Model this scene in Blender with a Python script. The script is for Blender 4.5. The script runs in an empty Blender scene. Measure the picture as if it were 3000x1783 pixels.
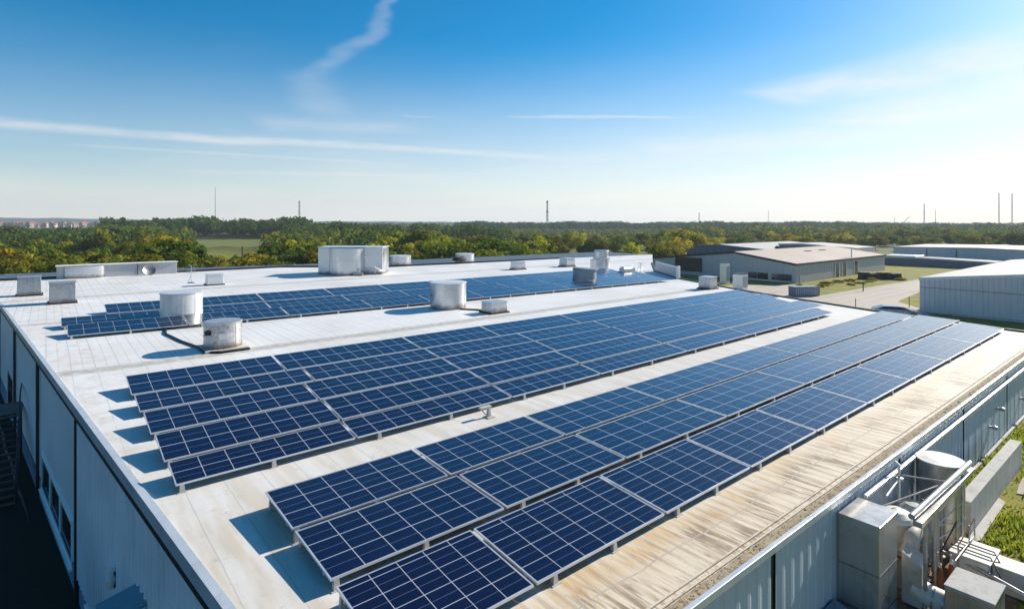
import bpy, math, random
import numpy as np
from mathutils import Vector, Matrix
R = math.radians
rnd = random.Random(7)
sc = bpy.context.scene
COL = sc.collection

# ------------------------------------------------------------------ helpers
def tag(o, label=None, cat=None, group=None, kind=None):
    if label: o['label'] = label
    if cat: o['category'] = cat
    if group: o['group'] = group
    if kind: o['kind'] = kind
    return o

def empty(name, loc, rz=0.0):
    o = bpy.data.objects.new(name, None); COL.objects.link(o)
    o.location = loc; o.rotation_euler = (0, 0, rz); o.empty_display_size = .2
    return o

class MB:
    """collects shapes, then links them as ONE mesh object"""
    def __init__(s): s.v = []; s.f = []; s.m = []; s.s = []; s.uv = {}
    def face(s, pts, mi=0, smooth=False, uv=None):
        b = len(s.v); s.v += [tuple(p) for p in pts]
        s.f.append(tuple(range(b, b+len(pts)))); s.m.append(mi); s.s.append(smooth)
        if uv: s.uv[len(s.f)-1] = uv
    def hexa(s, p, mi=0):
        b = len(s.v); s.v += [tuple(q) for q in p]
        for q in ((3,2,1,0),(4,5,6,7),(0,1,5,4),(1,2,6,5),(2,3,7,6),(3,0,4,7)):
            s.f.append(tuple(b+i for i in q)); s.m.append(mi); s.s.append(False)
    def box(s, x0, x1, y0, y1, z0, z1, mi=0, taper=0.0):
        t = taper
        s.hexa([(x0,y0,z0),(x1,y0,z0),(x1,y1,z0),(x0,y1,z0),(x0+t,y0+t,z1),(x1-t,y0+t,z1),(x1-t,y1-t,z1),(x0+t,y1-t,z1)], mi)
    def prism(s, poly, z0, z1, mi=0):
        n = len(poly); b = len(s.v)
        s.v += [(x,y,z0) for x,y in poly] + [(x,y,z1) for x,y in poly]
        s.f.append(tuple(b+i for i in range(n-1,-1,-1))); s.f.append(tuple(b+n+i for i in range(n)))
        for i in range(n): s.f.append((b+i, b+(i+1)%n, b+n+(i+1)%n, b+n+i))
        s.m += [mi]*(n+2); s.s += [False]*(n+2)
    def lathe(s, prof, c=(0,0), n=40, mi=0, a0=0, a1=2*math.pi, sx=1, sy=1):
        full = abs(a1-a0-2*math.pi) < 1e-6
        k = n if full else n+1
        ang = [a0+(a1-a0)*i/n for i in range(k)]
        for j in range(len(prof)-1):
            (r0,z0),(r1,z1) = prof[j], prof[j+1]
            b = len(s.v)
            for r,z in ((r0,z0),(r1,z1)):
                s.v += [(c[0]+r*sx*math.cos(a), c[1]+r*sy*math.sin(a), z) for a in ang]
            for i in range(n):
                i2 = (i+1) % k
                if r0 < 1e-6: s.f.append((b+i, b+k+i2, b+k+i))
                elif r1 < 1e-6: s.f.append((b+i, b+i2, b+k+i))
                else: s.f.append((b+i, b+i2, b+k+i2, b+k+i))
                s.m.append(mi); s.s.append(True)
    def tube(s, pts, r, n=10, mi=0, caps=True):
        pts = [Vector(p) for p in pts]; rings = []
        up = Vector((0,0,1))
        for i,p in enumerate(pts):
            d = (pts[min(i+1,len(pts)-1)]-pts[max(i-1,0)]).normalized()
            a = d.cross(up)
            if a.length < 1e-3: a = d.cross(Vector((1,0,0)))
            a.normalize(); c = a.cross(d).normalized()
            rr = r[i] if isinstance(r,(list,tuple)) else r
            rings.append([p + (a*math.cos(t)+c*math.sin(t))*rr for t in [2*math.pi*k/n for k in range(n)]])
        b = len(s.v)
        for q in rings: s.v += [tuple(x) for x in q]
        for i in range(len(pts)-1):
            for k in range(n):
                k2 = (k+1)%n
                s.f.append((b+i*n+k, b+(i+1)*n+k, b+(i+1)*n+k2, b+i*n+k2)); s.m.append(mi); s.s.append(True)
        if caps:
            s.face(rings[0][::-1] if False else rings[0], mi); s.face(rings[-1][::-1], mi)
    def bar(s, p, q, w, mi=0, n=4): s.tube([p,q], w, n, mi)
    def build(s, name, mats, parent=None, bevel=0.0, loc=None):
        me = bpy.data.meshes.new(name)
        me.from_pydata(s.v, [], s.f)
        if not isinstance(mats,(list,tuple)): mats = [mats]
        for m in mats: me.materials.append(m)
        me.polygons.foreach_set('material_index', s.m)
        me.polygons.foreach_set('use_smooth', s.s)
        if s.uv:
            l = me.uv_layers.new(name='UVMap')
            for pi,uv in s.uv.items():
                for k,li in enumerate(me.polygons[pi].loop_indices): l.data[li].uv = uv[k]
        me.update()
        o = bpy.data.objects.new(name, me); COL.objects.link(o)
        if parent: o.parent = parent
        if loc: o.location = loc
        if bevel:
            b = o.modifiers.new('bevel','BEVEL'); b.width = bevel; b.segments = 2; b.limit_method = 'ANGLE'; b.angle_limit = R(50)
        return o

def copy_tree(o, parent=None):
    c = o.copy(); COL.objects.link(c)
    if parent: c.parent = parent
    for ch in [x for x in o.children]: copy_tree(ch, c)
    return c

# ------------------------------------------------------------------ materials
class NT:
    def __init__(s, name):
        s.mat = bpy.data.materials.new(name); s.mat.use_nodes = True
        s.t = s.mat.node_tree; s.n = s.t.nodes; s.l = s.t.links
        s.b = s.n['Principled BSDF']
    def add(s, typ, **kw):
        n = s.n.new(typ)
        for k,v in kw.items(): setattr(n, k, v)
        return n
    def link(s, a, b): s.l.new(a, b)
    def val(s, x, sock):
        if isinstance(x,(int,float)): sock.default_value = x
        else: s.link(x, sock)
    def math(s, op, a, b=0.0, clamp=False):
        n = s.add('ShaderNodeMath', operation=op, use_clamp=clamp)
        s.val(a, n.inputs[0]); s.val(b, n.inputs[1]); return n.outputs[0]
    def mix(s, fac, a, b, mode='MIX'):
        n = s.add('ShaderNodeMix', data_type='RGBA', blend_type=mode)
        s.val(fac, n.inputs[0])
        for x,k in ((a,6),(b,7)):
            if isinstance(x,tuple): n.inputs[k].default_value = (*x,1) if len(x)==3 else x
            else: s.link(x, n.inputs[k])
        return n.outputs[2]
    def obj(s): 
        return s.add('ShaderNodeTexCoord').outputs['Object']
    def xyz(s, vec):
        n = s.add('ShaderNodeSeparateXYZ'); s.link(vec, n.inputs[0]); return n.outputs
    def mapping(s, vec, scale=(1,1,1), loc=(0,0,0), rot=(0,0,0)):
        n = s.add('ShaderNodeMapping'); s.link(vec, n.inputs[0])
        n.inputs['Scale'].default_value = scale; n.inputs['Location'].default_value = loc; n.inputs['Rotation'].default_value = rot
        return n.outputs[0]
    def noise(s, vec, scale=1, detail=4, rough=.55, dist=0):
        n = s.add('ShaderNodeTexNoise'); s.link(vec, n.inputs['Vector'])
        n.inputs['Scale'].default_value = scale; n.inputs['Detail'].default_value = detail
        n.inputs['Roughness'].default_value = rough; n.inputs['Distortion'].default_value = dist
        return n.outputs['Fac']
    def step(s, x, lo, hi, a=0.0, b=1.0):
        n = s.add('ShaderNodeMapRange', interpolation_type='SMOOTHSTEP')
        s.val(x, n.inputs[0]); n.inputs[1].default_value = lo; n.inputs[2].default_value = hi
        n.inputs[3].default_value = a; n.inputs[4].default_value = b
        return n.outputs[0]
    def bump(s, h, strength=.3, dist=.02):
        n = s.add('ShaderNodeBump'); n.inputs['Strength'].default_value = strength; n.inputs['Distance'].default_value = dist
        s.link(h, n.inputs['Height']); s.link(n.outputs[0], s.b.inputs['Normal'])
    def out(s, col=None, rough=.5, metal=0.0, spec=.5):
        if col is not None: s.val(col, s.b.inputs['Base Color']) if not isinstance(col,tuple) else setattr(s.b.inputs['Base Color'],'default_value',(*col,1))
        s.val(rough, s.b.inputs['Roughness']); s.val(metal, s.b.inputs['Metallic'])
        s.b.inputs['Specular IOR Level'].default_value = spec
        return s.mat

def surf(name, col, rough=.5, metal=0.0, var=.25, scale=1.5, streak=0.0, dirt=None, dirt_amt=0.0, bump=0.0, spec=.5, base_grime=None):
    t = NT(name); o = t.obj()
    n1 = t.noise(o, scale, 5)
    c = t.mix(n1, tuple(x*(1-var) for x in col), tuple(min(1,x*(1+var)) for x in col))
    if streak:
        n2 = t.noise(t.mapping(o, (6,6,.35)), 1.3, 4)
        c = t.mix(t.math('MULTIPLY', t.step(n2,.5,.75), streak), c, tuple(x*.45 for x in col))
    if dirt:
        n3 = t.noise(o, scale*2.3, 6, .65)
        c = t.mix(t.math('MULTIPLY', t.step(n3,.5,.7), dirt_amt), c, dirt)
    if base_grime:      # dirt splashed up from the base of the thing (local z)
        z = t.xyz(o)[2]
        g = t.math('MULTIPLY', t.step(t.math('ADD', z, t.math('MULTIPLY', t.noise(o,3,4), -.45)), -.15, .25, 1, 0), .75)
        c = t.mix(g, c, base_grime)
    r = t.step(n1, .2, .8, max(0,rough-.1), min(1,rough+.12))
    if bump: t.bump(t.noise(o, scale*8, 4), bump, .01)
    return t.out(c, r, metal, spec)

def fract(t, x): return t.math('FRACT', x)
def line_mask(t, x, w):     # 1 near integers
    f = fract(t, x); d = t.math('MINIMUM', f, t.math('SUBTRACT', 1.0, f))
    return t.math('LESS_THAN', d, w)

def roof_material():
    t = NT('white_roof'); o = t.obj(); x, y, z = t.xyz(o)
    base = t.mix(t.step(t.noise(o,.22,5),.35,.7), (.74,.73,.71), (.64,.62,.58))
    # cream and rust wash near the low eave, fading away along the roof
    wob = t.math('MULTIPLY', t.math('SUBTRACT', t.noise(o,.6,3), .5), 1.4)
    yy = t.math('ADD', y, wob)
    lowv = t.step(yy, 7.6, 6.3, 0, 1)
    near = t.step(x, 26, 9, .25, 1)
    base = t.mix(t.math('MULTIPLY', lowv, .85), base, (.68,.56,.38))
    str_n = t.noise(t.mapping(o,(7.5,.5,1)), 1.0, 6, .62)
    orange = t.math('MULTIPLY', t.math('MULTIPLY', t.step(str_n,.36,.58), t.step(yy,5.6,6.9,.0,1)), t.math('MULTIPLY', lowv, near))
    base = t.mix(t.math('MULTIPLY', t.math('MULTIPLY', orange, .8), t.step(t.noise(o,.45,3),.35,.62,.25,1)), base, (.58,.34,.11))
    str2 = t.noise(t.mapping(o,(8.5,.75,1),(7,3,0)), 1.15, 8, .7)
    spotz = t.math('MULTIPLY', t.step(y,6.9,6.2), t.step(str2,.45,.57))
    base = t.mix(t.math('MULTIPLY', t.math('MULTIPLY', spotz, .8), t.step(t.noise(o,.9,3),.36,.6,.1,1)), base, (.17,.095,.045))
    rib = t.step(t.math('SINE', t.math('MULTIPLY', x, 21)), .2, .9, 0, .4)
    base = t.mix(t.math('MULTIPLY', t.math('MULTIPLY', rib, t.step(y,6.95,6.7)), t.step(t.noise(t.mapping(o,(1,.6,1),(3,1,0)),1.4,5),.3,.6)), base, (.30,.21,.12))
    # dirty cream band between the near and middle arrays and along the left edge
    up = t.step(y,7.4,8.6)
    cream = t.math('MULTIPLY', t.math('MULTIPLY', up, t.step(y,19,11,0,.9)), t.step(t.noise(t.mapping(o,(2.4,.35,1)),.8,5),.38,.62))
    base = t.mix(t.math('MULTIPLY', up, t.step(y,22,10,0,.45)), base, (.64,.59,.51))
    base = t.mix(cream, base, (.56,.49,.39))
    left = t.math('MULTIPLY', t.step(x,3.2,1.2,0,.5), t.step(t.noise(o,1.3,6,.7),.45,.65))
    base = t.mix(left, base, (.52,.46,.38))
    # sheet seams running up the slope
    wob2 = t.math('MULTIPLY', t.noise(t.mapping(o,(.05,.4,1)),1,2), .05)
    xs = t.math('ADD', x, wob2)
    seam = line_mask(t, t.math('MULTIPLY', xs, 1.25), .016)
    bays = t.math('MAXIMUM', t.math('MULTIPLY', t.step(y,28.9,29.2), t.step(y,36.6,36.2)), t.math('MULTIPLY', t.step(y,43.9,44.2), t.step(y,78,77.5)))
    finer = t.math('MULTIPLY', line_mask(t, t.math('MULTIPLY', xs, 2.5), .045), t.math('MULTIPLY', bays, .5))
    zone = t.math('MULTIPLY', t.step(t.noise(o,.13,2),.3,.5), .45)
    base = t.mix(t.math('MULTIPLY', seam, zone), base, (.36,.34,.31))
    base = t.mix(finer, base, (.42,.41,.40))
    # weathered lap joints across the roof
    lap = None
    for yl,w in ((28.5,.7),(43.4,.45),(57.2,.6),(6.15,.03)):
        d = t.math('ABSOLUTE', t.math('SUBTRACT', t.math('ADD', y, t.math('MULTIPLY', wob, .25)), yl))
        m = t.step(d, w, w*.3)
        lap = m if lap is None else t.math('MAXIMUM', lap, m)
    lapn = t.math('MULTIPLY', lap, t.step(t.noise(o,2.6,7,.7),.32,.58,.25,.95))
    base = t.mix(lapn, base, (.42,.38,.32))
    # scattered small dirt
    sp = t.step(t.noise(o,3.3,8,.75),.56,.72,0,.6)
    base = t.mix(sp, base, (.40,.34,.27))
    hgt = t.math('MAXIMUM', t.math('MULTIPLY', t.math('SINE', t.math('MULTIPLY', x, 7.85)), .5), seam)
    t.bump(t.math('ADD', hgt, t.math('MULTIPLY', t.noise(o,5,6), .6)), .35, .012)
    return t.out(base, .55, 0, .35)

def solar_material():
    t = NT('solar_cells'); uv = t.add('ShaderNodeTexCoord').outputs['UV']; u, v, _ = t.xyz(uv)
    ln = t.math('MAXIMUM', line_mask(t, u, .013), line_mask(t, v, .016))
    half = line_mask(t, t.math('MULTIPLY', v, 2), .02)
    fine = t.math('MULTIPLY', line_mask(t, t.math('ADD', t.math('MULTIPLY', v, 11), t.math('MULTIPLY', t.noise(uv, 9, 2), 1.2)), .14), .22)
    vor = t.add('ShaderNodeTexVoronoi', feature='F1'); t.link(uv, vor.inputs['Vector']); vor.inputs['Scale'].default_value = 7
    cellid = t.add('ShaderNodeTexWhiteNoise', noise_dimensions='3D')
    fl = t.add('ShaderNodeVectorMath', operation='FLOOR'); t.link(uv, fl.inputs[0]); t.link(fl.outputs[0], cellid.inputs[0])
    oi = t.add('ShaderNodeObjectInfo').outputs['Random']
    c = t.mix(t.xyz(vor.outputs['Color'])[0], (.0022,.0020,.016), (.0035,.0035,.030))
    c = t.mix(t.math('MULTIPLY', cellid.outputs['Value'], .4), c, (.004,.005,.036))
    c = t.mix(t.math('MULTIPLY', oi, .35), c, (.0025,.0022,.018))
    c = t.mix(fine, c, (.02,.03,.11))
    c = t.mix(t.math('MULTIPLY', half, .3), c, (.35,.40,.48))
    c = t.mix(t.math('MULTIPLY', ln, .8), c, (.52,.54,.57))
    dust = t.noise(t.mapping(t.obj(), (1,1,1)), 1.7, 5)
    rough = t.step(dust, .3, .75, .07, .17)
    t.bump(t.math('ADD', t.noise(t.obj(), .9, 2), t.math('MULTIPLY', ln, .02)), .05, .04)
    t.b.inputs['IOR'].default_value = 1.36
    t.b.inputs['Coat Weight'].default_value = 1.0; t.b.inputs['Coat Roughness'].default_value = .27; t.b.inputs['Coat IOR'].default_value = 1.22
    return t.out(c, rough, 0, .5)

def leaf_material(name, c0, c1, attr=False, hue=.5):
    t = NT(name); g = t.add('ShaderNodeNewGeometry')
    isl = g.outputs['Random Per Island']
    c = t.mix(isl, c0, c1)
    if attr:
        a = t.add('ShaderNodeAttribute', attribute_name='tint'); c = t.mix(.62, c, a.outputs['Color'])
    else:
        oi = t.add('ShaderNodeObjectInfo').outputs['Random']
        hs = t.add('ShaderNodeHueSaturation'); t.link(c, hs.inputs['Color'])
        t.link(t.step(oi,0,1,.475,.53), hs.inputs['Hue']); t.link(t.step(fract(t,t.math('MULTIPLY',oi,7.3)),0,1,.7,1.25), hs.inputs['Value'])
        c = hs.outputs[0]
    m = t.out(c, .8, 0, .06)
    tr = t.add('ShaderNodeBsdfTranslucent'); t.link(c, tr.inputs[0])
    mx = t.add('ShaderNodeMixShader'); mx.inputs[0].default_value = .42
    t.link(t.b.outputs[0], mx.inputs[1]); t.link(tr.outputs[0], mx.inputs[2])
    t.link(mx.outputs[0], t.n['Material Output'].inputs['Surface'])
    return m

def ground_material():
    t = NT('meadow_ground'); o = t.obj(); x,y,z = t.xyz(o)
    a = t.noise(o,.35,7,.65); b = t.noise(o,2.2,6,.7)
    c = t.mix(t.step(a,.35,.65), (.14,.17,.02), (.29,.25,.05))
    c = t.mix(t.math('MULTIPLY', t.step(b,.5,.68), .6), c, (.28,.21,.08))
    bare = t.math('MULTIPLY', t.step(t.noise(o,.5,5,.6,.4),.56,.64), t.step(t.noise(o,6,4),.3,.6,.4,1))
    c = t.mix(t.math('MULTIPLY', bare, .7), c, (.27,.21,.14))
    far = t.step(t.math('ADD', t.math('ABSOLUTE', x), t.math('ABSOLUTE', y)), 230, 420)
    f2 = t.mix(t.step(t.noise(o,.012,4),.42,.58), (.045,.062,.016), (.10,.105,.032))
    c = t.mix(far, c, f2)
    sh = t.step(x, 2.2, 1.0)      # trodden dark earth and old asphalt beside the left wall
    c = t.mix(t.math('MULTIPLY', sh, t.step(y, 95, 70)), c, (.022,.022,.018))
    t.bump(b, .6, .05)
    return t.out(c, .9, 0, .1)

def asphalt_material():
    t = NT('pale_asphalt'); o = t.obj()
    c = t.mix(t.noise(o,.25,6,.6), (.40,.35,.295), (.50,.44,.37))
    c = t.mix(t.step(t.noise(o,.6,7,.7),.56,.7,0,.5), c, (.20,.17,.14))
    c = t.mix(t.step(t.noise(t.mapping(o,(.02,.5,1)),1,3),.5,.62,0,.25), c, (.22,.19,.16))
    t.bump(t.noise(o,6,5), .3, .02)
    return t.out(c, .85, 0, .2)

M = {}
M['roof'] = roof_material()
M['solar'] = solar_material()
M['alu'] = surf('aluminium_frame', (.66,.67,.69), .38, .55, .1, 4)
M['backsheet'] = surf('panel_backsheet', (.035,.035,.04), .6, 0, .2, 3)
M['galv'] = surf('galvanised_sheet', (.64,.65,.67), .32, .85, .04, .6, .10, (.42,.38,.33), .05, 0, .5, (.14,.11,.085))
M['galv_old'] = surf('weathered_galvanised_sheet', (.58,.585,.59), .4, .65, .25, 2.2, .7, (.22,.18,.14), .75, .2, .5, (.10,.075,.055))
M['galv_blue'] = surf('blue_grey_sheet', (.26,.31,.36), .45, .3, .12, 1.2, .3, (.25,.2,.15), .3, 0, .5, (.18,.10,.06))
M['galv_grey'] = surf('dull_grey_sheet', (.40,.42,.45), .42, .5, .1, 1.5, .4, (.2,.17,.13), .5, 0, .5, (.10,.08,.06))
M['white_metal'] = surf('white_painted_metal', (.76,.76,.76), .38, .45, .05, 1.5, .18, (.45,.4,.33), .15)
M['bracket'] = surf('cast_bracket', (.52,.50,.46), .55, .2, .2, 6, 0, (.22,.17,.11), .5)
M['tar'] = surf('black_tar', (.018,.017,.016), .7, 0, .3, 3)
M['black'] = surf('black_trim', (.012,.013,.015), .5, 0, .3, 2)
M['wall_l'] = surf('blue_wall_sheet', (.76,.81,.84), .5, .1, .10, .5, .3)
M['wall_flat'] = surf('blue_wall_panel', (.74,.79,.82), .45, .1, .08, .3, .2)
M['plinth'] = surf('dark_blue_plinth', (.11,.22,.32), .6, 0, .15, .6, .3)
M['wall_r'] = surf('blue_grey_wall_sheet', (.42,.50,.57), .6, .05, .10, .8, .35, (.6,.65,.68), .3)
M['trim'] = surf('pale_edge_trim', (.50,.55,.59), .4, .2, .12, 1.2, .2, (.3,.27,.22), .3)
M['debris'] = surf('gutter_silt', (.38,.30,.20), .95, 0, .55, 4, 0, (.07,.05,.03), .8, .8, .1)
M['cream'] = surf('stained_cream_strip', (.60,.54,.44), .7, 0, .2, 2, 0, (.25,.18,.11), .7, .3, .2)
M['glass_dark'] = surf('dark_window_glass', (.010,.012,.014), .08, 0, .2, 1)
M['glass_blue'] = surf('blue_window_glass', (.02,.04,.07), .08, 0, .2, 1)
M['frame_w'] = surf('white_window_frame', (.82,.83,.82), .5, 0, .06, 3)
M['dark_steel'] = surf('dark_steel', (.025,.027,.03), .5, .4, .3, 3)
M['concrete'] = surf('pale_concrete', (.46,.45,.42), .8, 0, .14, 1.4, .3, (.25,.22,.18), .5, .25, .2)
M['steel'] = surf('brushed_duct_steel', (.47,.46,.44), .34, .65, .14, 1.1, .45, (.30,.25,.19), .35)
M['ivory'] = surf('ivory_paint', (.70,.67,.60), .5, 0, .12, 1.6, .35, (.35,.26,.16), .45)
M['beige'] = surf('beige_tank_paint', (.50,.44,.36), .55, 0, .15, 1.6, .4, (.28,.17,.09), .5)
M['rust'] = surf('rusty_steel', (.22,.085,.04), .8, .1, .45, 3, .3, (.08,.035,.02), .6, .3, .2)
M['pipe'] = surf('pipe_steel', (.50,.48,.45), .4, .5, .2, 4, .2, (.22,.13,.07), .5)
M['teal'] = surf('teal_sheet', (.10,.24,.30), .45, .2, .12, 2)
M['grey_wall'] = surf('grey_profiled_wall', (.46,.47,.48), .55, .1, .08, .2, .3)
M['grey_dark'] = surf('slate_profiled_wall', (.50,.52,.54), .5, .15, .08, .2, .3)
M['navy_wall'] = surf('navy_wall', (.085,.12,.19), .5, .1, .12, .2)
M['tan_roof'] = surf('tan_roof_felt', (.42,.35,.29), .8, 0, .10, .12, 0, (.36,.30,.25), .4)
M['light_roof'] = surf('pale_grey_roof', (.47,.45,.42), .7, 0, .08, .12, 0, (.42,.38,.34), .3)
M['slate_roof'] = surf('blue_grey_metal_roof', (.085,.105,.14), .6, 0, .45, .5, .0, (.3,.32,.34), .5)
M['mural'] = surf('sooty_brown_panel', (.055,.042,.03), .8, 0, .5, .5, 0, (.012,.011,.010), .9)
M['bark'] = surf('bark', (.09,.065,.045), .9, 0, .3, 4)
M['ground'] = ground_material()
M['asphalt'] = asphalt_material()
M['hill'] = surf('distant_wooded_hill', (.035,.055,.03), .9, 0, .4, .01, 0, None, 0, 0, .1)
M['house_wall'] = surf('plaster_wall', (.46,.38,.33), .8, 0, .2, .1)
M['house_roof'] = surf('red_tile_roof', (.36,.12,.07), .8, 0, .3, .1)
M['orange'] = surf('orange_tarp', (.55,.22,.08), .7, 0, .4, .8, 0, (.55,.45,.3), .6)
M['silver'] = surf('silver_car_paint', (.34,.34,.39), .25, .5, .05, 1)
M['rubber'] = surf('tyre_rubber', (.02,.02,.02), .8)
M['mast'] = surf('mast_steel', (.30,.28,.28), .6, .2, .1, .1)
M['mast_pale'] = surf('pale_mast_steel', (.55,.52,.50), .6, .2, .1, .1)
M['grass'] = leaf_material('grass_blades', (.15,.22,.018), (.40,.36,.05))
LEAF = {
 'yellow': leaf_material('yellow_green_leaves', (.26,.25,.014), (.56,.45,.02)),
 'olive': leaf_material('olive_leaves', (.12,.16,.014), (.30,.28,.022)),
 'green': leaf_material('dark_green_leaves', (.06,.11,.012), (.17,.21,.02)),
 'orange': leaf_material('amber_leaves', (.30,.24,.012), (.50,.38,.02)),
}
M['forest'] = leaf_material('forest_foliage', (.05,.08,.014), (.11,.15,.02), attr=True)

# ------------------------------------------------------------------ camera, sun, sky
ZC = 12.2; F = 1386.0; CX = 1248.5; HY = 541.0
YAW = R(39.3)
cam = bpy.data.cameras.new('camera'); co = bpy.data.objects.new('camera', cam); COL.objects.link(co)
co.location = (0,0,ZC); co.rotation_euler = (R(90),0,-YAW)
cam.sensor_width = 36; cam.lens = 36*F/2497; cam.shift_y = -(742-HY)/2497; cam.clip_start = .1; cam.clip_end = 20000
sc.camera = co
def direction(px, py):      # world direction seen at a point of the photograph
    X = (px-CX)/F; U = (HY-py)/F
    return (X*math.cos(YAW)+math.sin(YAW), -X*math.sin(YAW)+math.cos(YAW), U)
def polar(xz, Z):           # ground point at depth Z along bearing tan = xz
    X = xz*Z
    return (X*math.cos(YAW)+Z*math.sin(YAW), -X*math.sin(YAW)+Z*math.cos(YAW))

SUN_AZ = R(39.3+55); SUN_EL = R(28)
sd = Vector((math.sin(SUN_AZ)*math.cos(SUN_EL), math.cos(SUN_AZ)*math.cos(SUN_EL), math.sin(SUN_EL)))
sl = bpy.data.lights.new('sun','SUN'); so = bpy.data.objects.new('sun', sl); COL.objects.link(so)
sl.energy = 4.5; sl.angle = R(.5); sl.color = (1,.92,.80)
so.rotation_euler = (-sd).to_track_quat('-Z','Y').to_euler()

def build_world():
    w = bpy.data.worlds.new('World'); sc.world = w; w.use_nodes = True
    t = NT.__new__(NT); t.t = w.node_tree; t.n = t.t.nodes; t.l = t.t.links
    bg = t.n['Background']
    sky = t.add('ShaderNodeTexSky', sky_type='NISHITA'); sky.sun_disc = False
    sky.sun_elevation = SUN_EL; sky.sun_rotation = SUN_AZ
    sky.altitude = 0; sky.air_density = 1.0; sky.dust_density = .5; sky.ozone_density = 5.0
    d = t.add('ShaderNodeTexCoord').outputs['Generated']
    x,y,z = t.xyz(d)
    zz = t.math('ADD', t.math('MAXIMUM', z, 0.0), .03)
    px = t.math('DIVIDE', x, zz); py = t.math('DIVIDE', y, zz)
    cmb = t.add('ShaderNodeCombineXYZ'); t.link(px,cmb.inputs[0]); t.link(py,cmb.inputs[1]); p = cmb.outputs[0]
    n1 = t.noise(p, .55, 6, .6); n2 = t.noise(p, 2.5, 5, .65)
    wx = t.math('ADD', px, t.math('MULTIPLY', t.math('SUBTRACT', n1, .5), .5)); wy = t.math('ADD', py, t.math('MULTIPLY', t.math('SUBTRACT', n2, .5), .25))
    def cp(a, b): q = Vector(direction(a,b)).normalized(); return (q[0]/(q[2]+.03), q[1]/(q[2]+.03))
    def streak(p0, p1, w0, w1, amp):
        (ax,ay),(bx,by) = cp(*p0), cp(*p1); L = math.hypot(bx-ax,by-ay); ex,ey = (bx-ax)/L,(by-ay)/L
        rx = t.math('SUBTRACT', wx, ax); ry = t.math('SUBTRACT', wy, ay)
        s_ = t.math('ADD', t.math('MULTIPLY', rx, ex), t.math('MULTIPLY', ry, ey))
        q_ = t.math('ABSOLUTE', t.math('SUBTRACT', t.math('MULTIPLY', rx, ey), t.math('MULTIPLY', ry, ex)))
        k = t.math('DIVIDE', s_, L, True)
        w0, w1 = w0*.72, w1*.72; amp *= .85
        wd = t.math('ADD', w0, t.math('MULTIPLY', k, w1-w0))
        m = t.step(t.math('DIVIDE', q_, wd), 1.0, .1)
        e = t.math('MULTIPLY', t.step(s_, -.12*L, .06*L), t.step(s_, 1.15*L, .7*L))
        g = t.math('MULTIPLY', t.math('MULTIPLY', m, e), t.step(n2,.25,.7,.45,1))
        return t.math('MULTIPLY', g, amp)
    segs = [((-60,296),(640,352),.62,.50,.42), ((520,338),(1420,390),.55,.38,.40), ((250,358),(980,402),.26,.30,.22),
            ((975,-10),(880,110),.06,.12,.22), ((885,95),(745,185),.12,.17,.18), ((740,180),(800,285),.30,.5,.16),
            ((1265,285),(1700,291),.13,.10,.38), ((640,300),(1030,318),.75,.5,.20), ((1000,283),(1066,289),.08,.08,.2),
            ((1900,240),(2600,90),.8,.9,.6), ((2150,300),(2700,150),1.3,1.6,.6), ((500,420),(1100,430),.6,.5,.2), ((1600,360),(2300,310),1.2,1.6,.30)]
    acc = None
    for s_ in segs:
        m = streak(*s_); acc = m if acc is None else t.math('ADD', acc, m, True)
    veil = t.math('MULTIPLY', t.step(t.noise(t.mapping(p,(.22,.1,1),(0,0,0),(0,0,R(20))), 1, 6, .6),.42,.75), t.step(z,.42,.05,0,.22))
    acc = t.math('ADD', acc, veil, True)
    sun_side = t.math('ADD', t.math('MULTIPLY', x, math.sin(SUN_AZ)), t.math('MULTIPLY', y, math.cos(SUN_AZ)))
    low = t.math('MULTIPLY', t.step(z, .32, -.05), t.math('ADD', .36, t.math('MULTIPLY', t.step(sun_side, -.4, .98), .42)))
    low = t.math('MULTIPLY', low, t.step(n1, .1, .6, .8, 1))
    low = t.math('MAXIMUM', low, t.math('MULTIPLY', t.step(z, .16, -.03), .72))
    acc = t.math('SUBTRACT', 1.0, t.math('MULTIPLY', t.math('SUBTRACT', 1.0, acc), t.math('SUBTRACT', 1.0, low)))
    hs = t.add('ShaderNodeHueSaturation'); hs.inputs['Saturation'].default_value = 1.45; hs.inputs['Hue'].default_value = .489; hs.inputs['Value'].default_value = 1.0
    t.link(sky.outputs[0], hs.inputs['Color'])
    col = t.mix(acc, hs.outputs[0], (8.2,7.65,7.05))
    t.link(col, bg.inputs['Color']); bg.inputs['Strength'].default_value = .075
build_world()

sc.view_settings.view_transform = 'Standard'; sc.view_settings.look = 'None'
sc.view_settings.exposure = .8; sc.view_settings.gamma = 1
sc.cycles.use_denoising = True; sc.cycles.max_bounces = 6; sc.cycles.diffuse_bounces = 3; sc.cycles.glossy_bounces = 3
sc.cycles.volume_bounces = 0; sc.cycles.transparent_max_bounces = 8

# ------------------------------------------------------------------ haze
def haze():
    mb = MB(); mb.box(-3600,3600,-3600,3600,-2.0,100)
    t = NT('thin_haze'); t.n.remove(t.b)
    v = t.add('ShaderNodeVolumePrincipled'); v.inputs['Color'].default_value = (.78,.89,1,1); v.inputs['Density'].default_value = HAZE; v.inputs['Anisotropy'].default_value = .2
    t.link(v.outputs[0], t.n['Material Output'].inputs['Volume'])
    tag(mb.build('haze', t.mat), 'thin blue air haze over the far woods', 'haze', kind='stuff')
HAZE = 1.7e-4
haze()

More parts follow.
